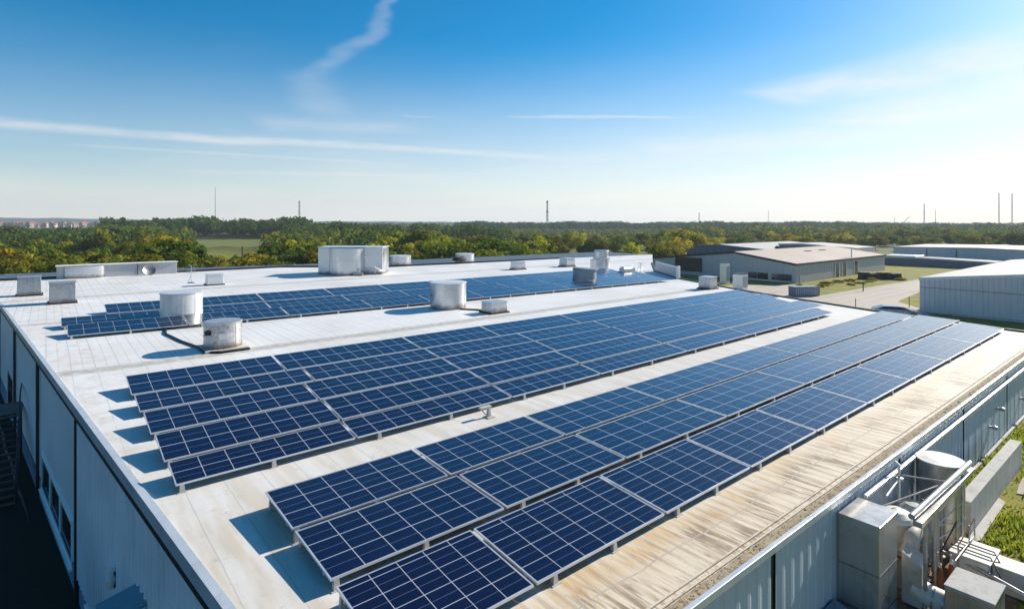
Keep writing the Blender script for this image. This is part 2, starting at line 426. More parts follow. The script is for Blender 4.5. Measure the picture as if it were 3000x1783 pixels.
# ------------------------------------------------------------------ terrain
RZ = 6.2       # roof level
GL = -.5       # ground beside the left wall
YARD = 3.7     # raised yard beside the right wall
def sst(a, b, x):
    t = min(1, max(0, (x-a)/(b-a))); return t*t*(3-2*t)
def terrain(u, v):
    y = YARD*(1-sst(5.15,5.7,v))*(1-sst(40,58,u))
    return y + GL*sst(6,-4,u)*sst(5.3,8,v)
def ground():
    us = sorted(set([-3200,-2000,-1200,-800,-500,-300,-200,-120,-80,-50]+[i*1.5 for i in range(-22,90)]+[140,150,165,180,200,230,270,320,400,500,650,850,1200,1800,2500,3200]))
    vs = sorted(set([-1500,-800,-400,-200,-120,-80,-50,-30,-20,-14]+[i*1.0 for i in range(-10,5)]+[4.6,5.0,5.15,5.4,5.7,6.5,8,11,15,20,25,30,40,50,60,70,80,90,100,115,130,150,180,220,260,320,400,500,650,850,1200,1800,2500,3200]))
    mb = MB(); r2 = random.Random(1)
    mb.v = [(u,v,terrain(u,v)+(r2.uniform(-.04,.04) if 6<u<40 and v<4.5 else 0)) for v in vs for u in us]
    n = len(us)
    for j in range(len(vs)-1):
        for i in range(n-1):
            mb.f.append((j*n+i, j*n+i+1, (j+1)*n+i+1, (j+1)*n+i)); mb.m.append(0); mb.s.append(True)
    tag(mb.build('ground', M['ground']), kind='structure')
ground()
def slab(name, poly, z, mat, label=None):
    mb = MB(); mb.face([(x,y,z) for x,y in poly]); return tag(mb.build(name, mat), label, None, None, 'structure')
slab('road', [(60,12),(60,62),(86,62),(104,57),(112.5,50),(103,45),(97,40.5),(118,40),(144,38.8),(190,37),(190,32.5),(144,33.8),(117,31.6),(101,30),(96,26),(88,22),(78,10)], .012, M['asphalt'])

# ------------------------------------------------------------------ main building
def edge_u(v): return 3.2-.1035*v      # skewed left edge of the roof
ROOF = [(edge_u(5.12),5.12),(41.2,5.3),(41.4,7.1),(43.2,14.1),(46.6,24.3),(51.6,35),(57.5,42.5),(68.6,51.3),(86.8,65.0),(65.4,67.3),(55.5,67.8),(35,69.2),(24.4,77.8),(12,77.7),(edge_u(78.2),78.2)]
fac = empty('factory_building', (20,40,0))
tag(fac, 'large blue-walled factory hall whose white flat roof carries the solar panels', 'building')
OFF = (-20,-40,0)
def part(mb, name, mats, parent=fac, **k): return mb.build(name, mats, parent, loc=OFF if parent is fac else None, **k)
mb = MB(); mb.prism(ROOF, RZ-.12, RZ)
roof = part(mb, 'roof', [M['roof']])
def wallstrip(mb, p, q, z0, z1, pitch, depth, out, mi=0, smooth=False):
    """profiled sheet wall from p to q, ribs standing out along out"""
    p = Vector((*p,0)); q = Vector((*q,0)); L = (q-p).length; d = (q-p)/L; o = Vector((*out,0))
    if pitch <= 0: pts = [p, q]
    else:
        pts = []; n = int(L/pitch)
        for i in range(n):
            for a,h in ((0,0),(.5,0),(.62,1),(.88,1)): pts.append(p + d*((i+a)*L/n) + o*(h*depth))
        pts.append(q)
    for a,b in zip(pts[:-1], pts[1:]):
        mb.face([(a.x,a.y,z0),(b.x,b.y,z0),(b.x,b.y,z1),(a.x,a.y,z1)], mi)
# left wall: profiled near section, smooth panels beyond
mb = MB(); nx = -.996
V0 = 5.2
wallstrip(mb, (edge_u(V0)+.06,V0), (edge_u(23.4)+.06,23.4), .55, RZ-.42, .34, .09, (-.9947,-.103))
wallstrip(mb, (edge_u(23.4)+.06,23.4), (edge_u(78)+.06,78), .55, RZ-.42, 0, 0, (-1,0), 1)
part(mb, 'side_wall', [M['wall_l'], M['wall_flat']])
mb = MB()
wallstrip(mb, (edge_u(V0)+.03,V0), (edge_u(78)+.03,78), GL-.3, .55, 0, 0, (-1,0))
part(mb, 'plinth', M['plinth'])
mb = MB()   # coping that caps the left roof edge
a, b = (edge_u(5.1),5.1), (edge_u(78.2),78.2)
mb.hexa([(a[0]-.10,a[1],RZ-.26),(a[0]+.0,a[1],RZ-.26),(b[0]+.0,b[1],RZ-.26),(b[0]-.10,b[1],RZ-.26),(a[0]-.10,a[1],RZ+.03),(a[0]+.06,a[1],RZ+.03),(b[0]+.06,b[1],RZ+.03),(b[0]-.10,b[1],RZ+.03)])
part(mb, 'coping', M['trim'])
mb = MB()
mb.hexa([(a[0]-.07,a[1],RZ-.46),(a[0]+.05,a[1],RZ-.46),(b[0]+.05,b[1],RZ-.46),(b[0]-.07,b[1],RZ-.46),(a[0]-.07,a[1],RZ-.262),(a[0]+.05,a[1],RZ-.262),(b[0]+.05,b[1],RZ-.262),(b[0]-.07,b[1],RZ-.262)])
part(mb, 'gutter', M['black'])
for vj in (23.4, 33.8, 45, 57.2):
    mb = MB(); u0 = edge_u(vj)
    mb.tube([(u0-.03,vj,RZ-.45),(u0-.03,vj,GL)], .065, 8)
    part(mb, 'downpipe', M['black'])
# windows of the left wall
def window(v0, v1, z0, z1, n):
    fr = MB(); u0, u1 = edge_u(v0)+.06, edge_u(v1)+.06; w = .16
    def P(v,z,o): return (edge_u(v)+.06-o, v, z)
    def bx(va,vb,za,zb,o,mb,mi=0):
        mb.hexa([P(va,za,o),P(va,za,-.05),P(vb,za,-.05),P(vb,za,o),P(va,zb,o),P(va,zb,-.05),P(vb,zb,-.05),P(vb,zb,o)],mi)
    bx(v0,v1,z1-w,z1,.055,fr); bx(v0,v1,z0,z0+w*.7,.05,fr)
    step = (v1-v0)/n
    for i in range(n+1):
        c = v0+i*step; lo = max(v0,c-w*.6); hi = min(v1,c+w*.6)
        bx(lo,hi,z0+w*.7,z1-w,.052,fr)
    f = part(fr, 'window', M['frame_w'])
    gl = MB()
    for i in range(n): bx(v0+i*step+w*.5, v0+(i+1)*step-w*.5, z0+w*.6, z1-w*.9, .012, gl)
    gl.build('pane', M['glass_dark'], f)
    si = MB(); bx(v0-.08,v1+.08,z0-.07,z0-.004,.13,si); si.build('sill', M['frame_w'], f)
window(24.7, 33.0, .30, 1.95, 3)
window(14.4, 21.7, .50, 2.15, 3)
mb = MB()
def P2(v,z,o): return (edge_u(v)+.06-o, v, z)
mb.hexa([P2(46.5,0,.05),P2(46.5,0,-.05),P2(50.5,0,-.05),P2(50.5,0,.05),P2(46.5,2.3,.05),P2(46.5,2.3,-.05),P2(50.5,2.3,-.05),P2(50.5,2.3,.05)])
dr = part(mb, 'door', M['glass_dark'])
mb = MB()
for a_,b_ in ((46.3,46.5),(50.5,50.7)):
    mb.hexa([P2(a_,0,.07),P2(a_,0,-.05),P2(b_,0,-.05),P2(b_,0,.07),P2(a_,2.4,.07),P2(a_,2.4,-.05),P2(b_,2.4,-.05),P2(b_,2.4,.07)])
mb.build('frame', M['frame_w'], dr)
# right wall under the eave
WY = 5.10
mb = MB(); us_ = [edge_u(5.2), 10.45, 17.3, 23.5, 30.0, 41.2]
for i in range(5):
    wallstrip(mb, (us_[i]+(.09 if i else 0),WY), (us_[i+1]-.09,WY), 1.0, RZ-.1, (.36 if i<3 else .8), (.014 if i<3 else .008), (0,-1))
part(mb, 'eave_wall', M['wall_r'])
for u_ in us_[1:5]:
    mb = MB(); mb.box(u_-.085,u_+.085,WY+.03,WY+.2,1.0,RZ-.1); part(mb, 'wall_joint', M['black'])
mb = MB(); mb.box(edge_u(5.1)+.02,41.25,WY-.075,WY+.02,RZ-.095,RZ+.045); part(mb, 'eave_trim', M['trim'], bevel=.012)
mb = MB(); mb.box(edge_u(5.1)+.08,41.2,WY+.022,5.30,RZ+.004,RZ+.022)
rr = random.Random(5)
for i in range(700):       # leaf litter and silt lying in the gutter
    u_ = 3+38*rr.random()**1.6; v_ = rr.uniform(WY+.04,5.31); s_ = rr.uniform(.006,.022)*(2 if rr.random()<.06 else 1)
    mb.lathe([(s_,RZ+.02),(s_*.7,RZ+.02+s_*.5),(0,RZ+.02+s_*.7)], (u_,v_), 5)
part(mb, 'gutter_silt', M['debris'])
for v_ in (5.33, 5.45):
    mb = MB(); mb.box(edge_u(5.1)+.1,41.2,v_,v_+.035,RZ+.002,RZ+.035); part(mb, 'eave_rib', M['cream'], bevel=.008)
mb = MB(); mb.box(14.7,41,WY-.13,WY-.045,5.80,5.87); part(mb, 'wall_rail', M['white_metal'], bevel=.01)
mb = MB(); mb.box(18.9,41,WY-.13,WY-.03,3.55,3.80); part(mb, 'base_kerb', M['concrete'], bevel=.015)
for u_,z_ in ((27.0,4.62),(28.2,5.05),(32.5,4.6)):
    mb = MB(); mb.lathe([(.0,z_+.1),(.08,z_+.07),(.11,z_),(.07,z_-.05),(0,z_-.06)], (u_,WY-.17), 14); mb.box(u_-.03,u_+.03,WY-.15,WY,z_-.03,z_+.05)
    part(mb, 'wall_lamp', M['galv_grey'])
# other walls, seldom seen
mb = MB(); pts = ROOF[1:]+[ROOF[0]]
for (x0,y0),(x1,y1) in zip(pts[:-2], pts[1:-1]): mb.face([(x0,y0,GL),(x1,y1,GL),(x1,y1,RZ-.12),(x0,y0,RZ-.12)])
part(mb, 'end_wall', M['wall_r'])
# dark edging and low trims along the far and right edges of the roof
mb = MB()
def edging(mb, p, q, w, z0, z1, mi=0):
    p = Vector(p); q = Vector(q); d = (q-p).normalized(); n_ = Vector((-d.y,d.x))*w
    mb.prism([(p.x,p.y),(q.x,q.y),(q.x+n_.x,q.y+n_.y),(p.x+n_.x,p.y+n_.y)], z0, z1, mi)
for i in range(1,7): edging(mb, ROOF[i], ROOF[i+1], .22, RZ+.003, RZ+.09)
part(mb, 'edge_trim', M['tar'])
mb = MB()
for i in (9,10,11,12,13): edging(mb, ROOF[i], ROOF[i+1], .5, RZ+.003, RZ+.2)
part(mb, 'edge_trim', M['tar'])

# adjoining dark roof behind the white one
mb = MB(); BK = [(-6,78.7),(12,78.2),(24.6,78.2),(35.3,69.6),(55.6,68.2),(87.2,65.5),(90,80),(61,79.5),(31,83),(-4.3,90),(-12,91)]
mb.prism(BK, -.4, RZ-.25)
an = tag(mb.build('annex_building', M['slate_roof']), 'low annex with dark blue-grey metal roof along the far edge of the white roof', 'building')
for i in range(9):          # standing ribs along the dark roof
    pass
mb = MB()
for k in range(8):
    f_ = (k+.6)/8.5
    p0 = (-5+1.2*f_, 79.2+10.2*f_); p1 = (33, 71.5+10.6*f_); p2 = (86, 66.8+12.2*f_)
    for a_,b_ in ((p0,p1),(p1,p2)): edging(mb, a_, b_, .22, RZ-.25, RZ-.12+.05*(k%3))
mb.build('roof_rib', M['grey_dark'], an)

# ------------------------------------------------------------------ solar panels
ORD = ['first','second','third','fourth','fifth','sixth','seventh','eighth','ninth','tenth','eleventh','twelfth','thirteenth','fourteenth']
def lerp(a,b,t): return a+(b-a)*t
def solar_row(bounds, near, far, zn, zf, nc, nr, where, group, slant=(0,0), gap=.075, tilt=None):
    """bounds: u of the block ends; near/far: (v at left end, v at right end)"""
    uL, uR = bounds[0], bounds[-1]
    if tilt:
        k = math.tan(R(tilt)); d = [((f-n)+(zf-zn)*f/6)/(1+k*f/6) for n,f in zip(near,far)]
        far = (near[0]+d[0], near[1]+d[1]); zf = zn+k*(d[0]+d[1])/2
    for i in range(len(bounds)-1):
        u0, u1 = bounds[i]+(gap/2 if i else 0), bounds[i+1]-(gap/2 if i < len(bounds)-2 else 0)
        def vv(pair,u): return lerp(pair[0],pair[1],(u-uL)/(uR-uL))
        sl_ = slant[1]*((i+1)/(len(bounds)-1)); s0 = slant[1]*(i/(len(bounds)-1))
        c = (u0+u1)/2; vc = (vv(near,c)+vv(far,c))/2
        root = empty('solar_panel', (c,vc,RZ))
        tag(root, 'blue solar panel, %s from left in %s' % (ORD[i], where), 'solar panel', group)
        A = [Vector((u0-c,vv(near,u0)-vc,zn)),Vector((u1-c,vv(near,u1)-vc,zn)),Vector((u1-c+sl_,vv(far,u1)-vc,zf)),Vector((u0-c+s0,vv(far,u0)-vc,zf))]
        fw = .027 if 'front array' in group else .018
        def inset(k, w):
            p = A[k]; a = (A[(k+1)%4]-p).normalized(); b = (A[(k-1)%4]-p).normalized(); return p+(a+b)*w
        I = [inset(k,fw) for k in range(4)]; up = Vector((0,0,1))
        fr = MB()
        for k in range(4):
            k2 = (k+1)%4
            fr.face([A[k],A[k2],I[k2],I[k]]); fr.face([A[k]-up*.038,A[k2]-up*.038,A[k2],A[k]])
        fr.face([q-up*.038 for q in A][::-1], 1)
        fr.build('frame', [M['alu'],M['backsheet']], root)
        g = MB(); n = nc[i] if isinstance(nc,list) else nc
        g.face([q-up*.006 for q in I], 0, False, [(0,0),(n,0),(n,nr),(0,nr)])
        gl_ = g.build('cell_sheet', M['solar'], root)
        for e_ in (.18,.82):      # mounting rails
            rl = MB(); a_, b_ = A[0].lerp(A[3],e_), A[1].lerp(A[2],e_); q_ = Vector((0,0,-.040))
            rl.hexa([a_+q_+Vector((0,-.02,-.045)),b_+q_+Vector((0,-.02,-.045)),b_+q_+Vector((0,.02,-.045)),a_+q_+Vector((0,.02,-.045)),a_+q_+Vector((0,-.02,0)),b_+q_+Vector((0,-.02,0)),b_+q_+Vector((0,.02,0)),a_+q_+Vector((0,.02,0))])
            rl.build('rail', M['alu'], root)
        # rail pair under the sheet is hidden; feet are seen along the low and high edges
        feet = [.12,.56] if i else [.03,.5]
        for q in feet:
            for e in (0,1):
                P_ = A[0].lerp(A[1],q) if e == 0 else A[3].lerp(A[2],q)
                if e == 0: P_ = P_+Vector((0,.03,0))
                else: P_ = P_-Vector((0,.10,0))
                h = P_.z-.040
                lg = MB(); s_ = .055
                lg.box(P_.x-s_,P_.x+s_,P_.y-s_*.8,P_.y+s_*.8,0.012,h,0,.012)
                lg.box(P_.x-.10,P_.x+.10,P_.y-.07,P_.y+.07,.001,.014)
                lg.build('leg', M['bracket'], root)

G1, G2, G3 = 'solar panels of the front array', 'solar panels of the middle array', 'solar panels of the back array'
solar_row([3.53,7.04,10.76,15.29,20.69,25.1,30.2,35.6,41.0], (10.78,11.35),(12.45,13.0), .30,.37, 6,3, 'the farthest row of the front array', G1)
solar_row([3.55,7.2,11.0,15.7,21.0,25.5,30.6,36.0,41.6], (8.98,9.2),(10.68,11.22), .22,.285, 6,3, 'the middle row of the front array', G1)
solar_row([3.48,6.08,9.57,12.95,16.6,20.4,24.6,29.2,34.4,40.3], (6.82,6.97),(8.58,8.82), .19,.33, [5,6,5,5,5,6,6,6,7],4.3, 'the front row beside the stained eave', G1)
md = [2.2,6.55,12.1,16.6,22.3,28.0,33.6]
rows = [ (md[:1]+[7.26,13.3,17.9,23.8,29.5,35,40,44.0], (22.9,22.62),(25.2,24.9), 'the farthest row of the middle array'),
         (md[:1]+[7.6,13.0,18.4,24.0,29.8,35.4,40,43.6], (20.7,20.87),(22.3,22.1), 'the fourth row of the middle array'),
         (md[:1]+[6.9,12.6,17.8,23.4,29.2,34.8,41.6], (18.34,18.98),(20.1,20.6), 'the third row of the middle array'),
         (md[:1]+[6.7,12.3,17.0,22.8,28.6,34.4,41.8], (16.03,16.9),(17.75,18.7), 'the second row of the middle array'),
         (md[:1]+[6.45,11.95,16.4,22.3,28.0,33.6,39.0], (14.4,15.15),(15.5,16.4), 'the front row of the middle array') ]
for b_,n_,f_,w_ in rows:
    solar_row(b_, n_, f_, .21,.33, [max(5,round((b_[i+1]-b_[i])/.6)) for i in range(len(b_)-1)], 2, w_, G2, tilt=7.5)
def steps(a,b,n): return [a+(b-a)*i/n for i in range(n+1)]
solar_row([2.95,7.6,12.4]+steps(17.6,51.2,7), (44.3,42.0),(47.8,47.2), .2,.3, 7, 2, 'the farthest row of the back array', G3, tilt=7.5)
solar_row([.62,6.2,11.7]+steps(17.2,51.0,7), (40.2,38.2),(42.8,41.8), .2,.3, 8, 2, 'the middle row of the back array', G3, tilt=7.5)
solar_row([.82,6.2,11.7]+steps(17.2,48.6,7), (36.76,34.1),(39.4,37.9), .2,.33, 8, 2, 'the front row of the back array', G3, tilt=7.5)

# ------------------------------------------------------------------ roof vents and other plant on the roof
def drum(name, u, v, w, h, label, mat='galv', lid='white_metal', band=(.28,), curb=True, group=None, z=RZ):
    r = w/2; root = empty(name, (u,v,z)); tag(root, label, 'roof vent', group)
    mb = MB(); prof = [(r,.0)]
    for b_ in band: prof += [(r,h*b_-.012),(r+.022,h*b_-.010),(r+.022,h*b_+.010),(r,h*b_+.012)]
    prof += [(r,h-.03),(r*.985,h)]
    mb.lathe(prof, (0,0), 48); mb.lathe([(r*.985,h),(0,h)],(0,0),48)
    for k in range(5):       # vertical lock seams
        a = -2.3+k*.62+ (hash(name)%7)*0
        mb.tube([(r*1.004*math.cos(a),r*1.004*math.sin(a),.02),(r*1.004*math.cos(a),r*1.004*math.sin(a),h-.03)], .012, 5)
    mb.build('body', M[mat], root)
    mb = MB(); mb.lathe([(r*1.02,h-.02),(r*1.035,h+.03),(r*.97,h+.055),(r*.5,h+.075),(0,h+.08)],(0,0),48)
    mb.lathe([(r*.99,h-.02),(r*1.02,h-.02)],(0,0),48); mb.build('lid', M[lid], root)
    if curb:
        mb = MB(); mb.box(-r*1.13,r*1.13,-r*1.13,r*1.13,.001,.10); mb.build('curb', M['tar'] if curb == 2 else M['cream'], root, bevel=.01)
    return root
def boxvent(name, u, v, w, d, h, label, rz=0, mat='galv', taper=.05, group='box vents on the white roof', cap=True):
    root = empty(name, (u,v,RZ), rz); tag(root, label, 'roof vent', group)
    mb = MB(); mb.box(-w/2,w/2,-d/2,d/2,.05,h,0,taper); mb.build('housing', M[mat], root, bevel=.03)
    mb = MB(); mb.box(-w/2-.1,w/2+.1,-d/2-.1,d/2+.1,.001,.10); mb.build('curb', M['tar'], root, bevel=.01)
    if cap:
        mb = MB(); w2, d2 = w/2-taper+.04, d/2-taper+.04; mb.box(-w2,w2,-d2,d2,h-.01,h+.06); mb.build('lid', M[mat], root, bevel=.015)
    return root
DG = 'round vents on the white roof'
drum('round_vent', 6.39, 39.75, 2.28, 1.68, 'wide pale round vent standing among the left panels of the back array', 'white_metal', 'white_metal', (.3,), True, DG)
b_ = drum('round_vent', 6.51, 29.75, 1.65, 1.25, 'grimy patched round vent beside the far left corner of the middle array', 'galv_old', 'galv_old', (.18,.52,.9), True, DG)
mb = MB(); mb.box(-.38,.02,-.90,-.80,.55,.85); mb.build('hatch', M['galv'], b_, bevel=.02)
mb = MB(); mb.lathe([(.16,.75),(.16,.95),(0,.98)],(-.72,-.42),14); mb.build('gauge', M['dark_steel'], b_)
drum('round_vent', 21.83, 33.74, 2.51, 1.76, 'clean silvery round vent in front of the middle of the back array', 'galv', 'white_metal', (.46,), False, DG)
drum('round_vent', 37.75, 70.47, 2.89, 1.33, 'low round vent at the far roof edge just right of the big plant unit', 'galv', 'white_metal', (.8,), False, DG)
g_ = drum('round_vent', 47.76, 69.34, 2.75, 1.3, 'low round vent with a black hood on its side at the far roof edge', 'galv', 'white_metal', (.8,), False, DG)
mb = MB(); mb.lathe([(.0,.95),(.7,.9),(1.0,.62),(.85,.42),(0,.4)],(-1.55,-.9),18, sx=1.2, sy=.8); mb.build('hood', M['tar'], g_)
k_ = drum('round_vent', 40.91, 38.72, 2.33, 1.42, 'shaded blue-grey round vent with an overhanging tilted lid on the back array', 'galv_blue', 'galv_blue', (), 2, DG)
for ch in k_.children:
    if ch.name.startswith('lid'): ch.rotation_euler = (R(2),R(3.5),0); ch.scale = (1.06,1.06,1)
t_ = empty('stacked_vent', (53.1,47.4,RZ)); tag(t_, 'tall two tier silvery vent beyond the right end of the back array', 'roof vent')
mb = MB(); mb.lathe([(1.0,0),(1.0,1.5),(1.06,1.52),(1.06,1.62),(0,1.63)],(0,0),40); mb.build('body', M['galv'], t_)
mb = MB(); mb.lathe([(.85,1.6),(.85,2.38),(.9,2.4),(.86,2.5),(0,2.55)],(0,0),40); mb.build('upper_drum', M['galv'], t_)
mb = MB(); mb.box(-1.5,-.9,-.5,.5,.05,1.45); mb.build('side_panel', M['galv'], t_, bevel=.02)
boxvent('box_vent', 23.0, 29.95, 1.35, 1.15, .70, 'low silvery box vent joined by a pipe to the clean round vent', 0, 'galv', .03)
boxvent('box_vent', 46.16, 55.2, 1.5, 1.3, .95, 'small square vent alone on the white roof behind the back array')
boxvent('box_vent', 54.3, 54.6, 1.6, 1.5, 1.1, 'square vent on the white roof beside the tall two tier vent', 0, 'galv_old')
boxvent('box_vent', -1.1, 61.1, 1.55, 1.5, 1.5, 'grey box vent with splayed foot nearest the left roof edge', 0, 'galv_grey', .05)
boxvent('box_vent', .9, 53.9, 1.55, 1.6, 1.52, 'grey box vent with dark left side throwing a long shadow to the roof edge', 0, 'galv_grey', .02)
boxvent('box_vent', 12.4, 60.1, 1.4, 1.1, 1.0, 'small white box vent beside the wiry aerial behind the back array', 0, 'white_metal', .03)
boxvent('box_vent', 46.0, 28.4, 1.25, 1.15, 1.05, 'square vent at the right roof edge past the end of the middle array', 0, 'galv_old', .03)
q_ = empty('roof_fan', (50.3,41.2,RZ)); tag(q_, 'small horizontal drum fan on a dark base at the right end of the back array', 'roof vent')
mb = MB(); mb.tube([(-.75,0,.62),(.55,0,.62)], .42, 20); mb.build('drum', M['galv'], q_)
mb = MB(); mb.box(.55,1.15,-.35,.35,.12,.85); mb.build('motor_box', M['white_metal'], q_, bevel=.02)
mb = MB(); mb.box(-1.0,1.2,-.5,.5,.35,.42); mb.box(-.9,-.7,-.4,.4,.02,.35); mb.box(.8,1.0,-.4,.4,.02,.35); mb.build('base', M['tar'], q_)
# big plant unit
e_ = empty('plant_unit', (27.6,63.1,RZ), -YAW); tag(e_, 'tall silvery plant unit with a half round front, biggest object on the roof', 'roof plant')
mb = MB(); mb.box(-3.7,3.7,-.9,2.4,.05,3.05); mb.build('housing', M['galv'], e_, bevel=.04)
mb = MB(); mb.lathe([(1.95,.05),(1.95,1.62),(1.965,1.63),(1.965,1.66),(1.95,1.67),(1.95,2.95),(0,2.97)],(-.35,-.92),40,0,math.pi,2*math.pi,1,1.0); mb.build('front_drum', M['galv'], e_)
mb = MB(); mb.box(-3.78,3.78,-.97,2.48,3.052,3.13); mb.build('lid', M['white_metal'], e_, bevel=.02)
for x_ in (-2.35,):
    mb = MB(); mb.box(x_-.05,x_+.05,-.96,-.90,.05,3.0); mb.build('seam', M['dark_steel'], e_)
mb = MB(); rr = random.Random(3)
for i in range(6):
    a_ = Vector((1.2+rr.uniform(-.6,2.6),-2.4+rr.uniform(-.2,.6),0.05)); mb.tube([a_, a_+Vector((rr.uniform(-.3,.3),0,rr.uniform(.3,.9))), a_+Vector((rr.uniform(.4,1.3),rr.uniform(.2,.9),rr.uniform(.1,.6)))], .035, 6)
mb.box(.9,1.9,-3.0,-2.3,.0,.28); mb.build('pipework', M['galv_old'], e_)
# long low plant housing on the far left
o_ = empty('long_plant_housing', (6.3,76.7,RZ)); tag(o_, 'long low grey plant housing with cream top at the far left roof edge', 'roof plant')
mb = MB(); mb.box(-5.5,5.5,-.3,.95,.0,1.28); mb.build('housing', M['grey_wall'], o_, bevel=.03)
mb = MB(); mb.box(-5.62,5.62,-.42,1.05,1.282,1.40); mb.build('lid', M['ivory'], o_, bevel=.05)
mb = MB(); mb.lathe([(1.75,.02),(1.75,1.25),(0,1.26)],(-3.15,-.32),30,0,math.pi,2*math.pi,1,.42); mb.build('front_drum', M['galv'], o_)
mb = MB(); mb.box(1.6,1.66,-.33,-.30,.0,1.27); mb.build('seam', M['dark_steel'], o_)
d_ = empty('satellite_dish', (8.9,75.6,RZ)); tag(d_, 'small pale dish leaning against the long plant housing', 'dish')
mb = MB(); mb.lathe([(0,.0),(.35,.05),(.62,.18),(.66,.2),(.35,.08),(0,.03)],(0,0),24); o1 = mb.build('bowl', M['galv'], d_); o1.location = (0,0,.55); o1.rotation_euler = (R(70),0,R(15))
mb = MB(); mb.tube([(0,.2,0),(0,.12,.55)],.05,8); mb.tube([(0,-.1,.5),(.1,-.55,.7)],.02,6); mb.build('stand', M['galv'], d_)
def aerial(u, v, h, label):
    a_ = empty('aerial', (u,v,RZ)); tag(a_, label, 'aerial')
    mb = MB(); mb.tube([(0,0,0),(0,0,h)],.03,6); mb.build('mast', M['galv'], a_)
    mb = MB()
    for k in range(4):
        z_ = h*(.55+.14*k); w_ = .5-.07*k; mb.tube([(-w_,.1*k-.1,z_),(w_,-.1*k+.1,z_+.04)],.016,5); mb.tube([(w_*.6*(-1)**k,0,z_),(w_*.6*(-1)**k,.02,z_+.2)],.014,5)
    mb.build('rods', M['galv'], a_)
    mb = MB(); mb.box(-.25,.25,-.25,.25,.0,.06); mb.tube([(-.3,0,.03),(0,0,h*.4)],.015,5); mb.build('base', M['tar'], a_)
aerial(11.0, 63.3, 1.75, 'wiry aerial on the left roof next to a small white box vent')
aerial(48.3, 37.7, 1.7, 'wiry aerial at the right end of the back array')
# clamp lying in front of the middle array
c_ = empty('mounting_bracket', (10.5,14.05,RZ)); tag(c_, 'loose pale mounting bracket standing in front of the middle array', 'bracket')
mb = MB(); mb.box(-.28,.12,-.08,.06,.28,.34); mb.box(-.02,.10,-.10,.02,.02,.3,0,.02); mb.box(-.10,.18,-.2,.06,.001,.03); mb.tube([(-.25,0,.3),(-.05,0,.08)],.02,6)
mb.build('clamp', M['bracket'], c_, bevel=.008)
# conduits
mb = MB(); mb.tube([(21.9,32.4,RZ+.05),(22.6,31.4,RZ+.05),(22.8,30.5,RZ+.05)], .05, 8)
tag(mb.build('conduit', M['dark_steel']), 'dark pipe lying between the clean round vent and the low box vent', 'pipe')
mb = MB(); mb.tube([(5.4,38.4,RZ+.04),(4.9,35.2,RZ+.04),(5.2,32.5,RZ+.04),(5.55,30.6,RZ+.04),(5.6,29.0,RZ+.04),(6.2,28.5,RZ+.04),(7.4,28.55,RZ+.04)], .06, 8)
tag(mb.build('conduit', M['dark_steel']), 'black cable pipe curving past the grimy patched vent', 'pipe')
# low parapet screen at the right roof edge
s_ = empty('edge_screen', (53.5,37.6,RZ)); tag(s_, 'glazed grey screen at the right roof edge between white post and gabled warehouse', 'screen')
mb = MB(); mb.hexa([(-1.9,-2.3,.05),(-1.8,-2.35,.05),(4.0,4.9,.05),(3.9,4.95,.05),(-1.9,-2.3,1.15),(-1.8,-2.35,1.15),(4.0,4.9,1.15),(3.9,4.95,1.15)]); mb.build('panel', M['grey_dark'], s_)
mb = MB(); mb.box(-2.2,-1.85,-2.5,-2.2,0,1.35); mb.build('post', M['white_metal'], s_, bevel=.02)
mb = MB(); mb.tube([(-1.9,-2.3,1.22),(4.0,4.95,1.22)],.04,6); mb.build('rail', M['galv'], s_)

# vent hood and lamp on the left wall, steel stair in the shade below
h_ = empty('wall_hood', (edge_u(15.0),15.0,3.0)); tag(h_, 'teal topped sheet metal exhaust hood on the shaded blue wall', 'exhaust hood')
mb = MB(); mb.hexa([(-.75,-.45,-.4),(.02,-.45,-.4),(.02,.45,-.4),(-.75,.45,-.4),(-.75,-.45,.72),(.02,-.45,.9),(.02,.45,.9),(-.75,.45,.72)]); mb.build('housing', M['wall_flat'], h_, bevel=.02)
mb = MB(); mb.hexa([(-.82,-.5,.73),(.02,-.5,.915),(.02,.5,.915),(-.82,.5,.73),(-.82,-.5,.78),(.02,-.5,.965),(.02,.5,.965),(-.82,.5,.78)]); mb.build('lid', M['teal'], h_)
l_ = empty('wall_lamp', (edge_u(17.7),17.7,3.1)); tag(l_, 'oval bulkhead lamp on the shaded blue wall by the exhaust hood', 'lamp')
mb = MB(); mb.lathe([(0,-.28),(.10,-.22),(.14,0),(.10,.22),(0,.28)],(-.10,0),14); mb.build('globe', M['ivory'], l_)
mb = MB(); mb.box(-.06,.06,-.1,.1,-.2,.2); mb.build('back_plate', M['dark_steel'], l_, bevel=.02)
st = empty('steel_stair', (-1.6,37.5,GL)); tag(st, 'dark steel stair with railings in the shade beside the blue wall', 'stair')
mb = MB()
for i in range(14): mb.box(-.5,.5,-4+i*.42,-4+i*.42+.34,.16+i*.19,.2+i*.19)
mb.build('treads', M['dark_steel'], st)
for sx in (-.52,.52):
    mb = MB(); mb.tube([(sx,-4,.05),(sx,1.9,2.75)],.06,6); mb.build('stringer', M['dark_steel'], st)
    mb = MB(); mb.tube([(sx,-4,1.05),(sx,1.9,3.7),(sx,4.4,3.7)],.035,6)
    for i in range(7): y_ = -4+i*.98; mb.tube([(sx,y_,.1+max(0,(y_+4))*.457),(sx,y_,1.05+max(0,(y_+4))*.449)],.025,5)
    mb.build('handrail', M['dark_steel'], st)
mb = MB(); mb.box(-.6,.6,1.9,4.4,2.66,2.72); [mb.box(x_,x_+.08,y_,y_+.08,0,2.66) for x_ in (-.6,.52) for y_ in (1.95,4.3)]; mb.build('landing', M['dark_steel'], st)
rk = empty('pallet_rack', (-4.0,33.5,GL)); tag(rk, 'low dark steel grid rack on the shaded ground by the left wall', 'rack')
mb = MB()
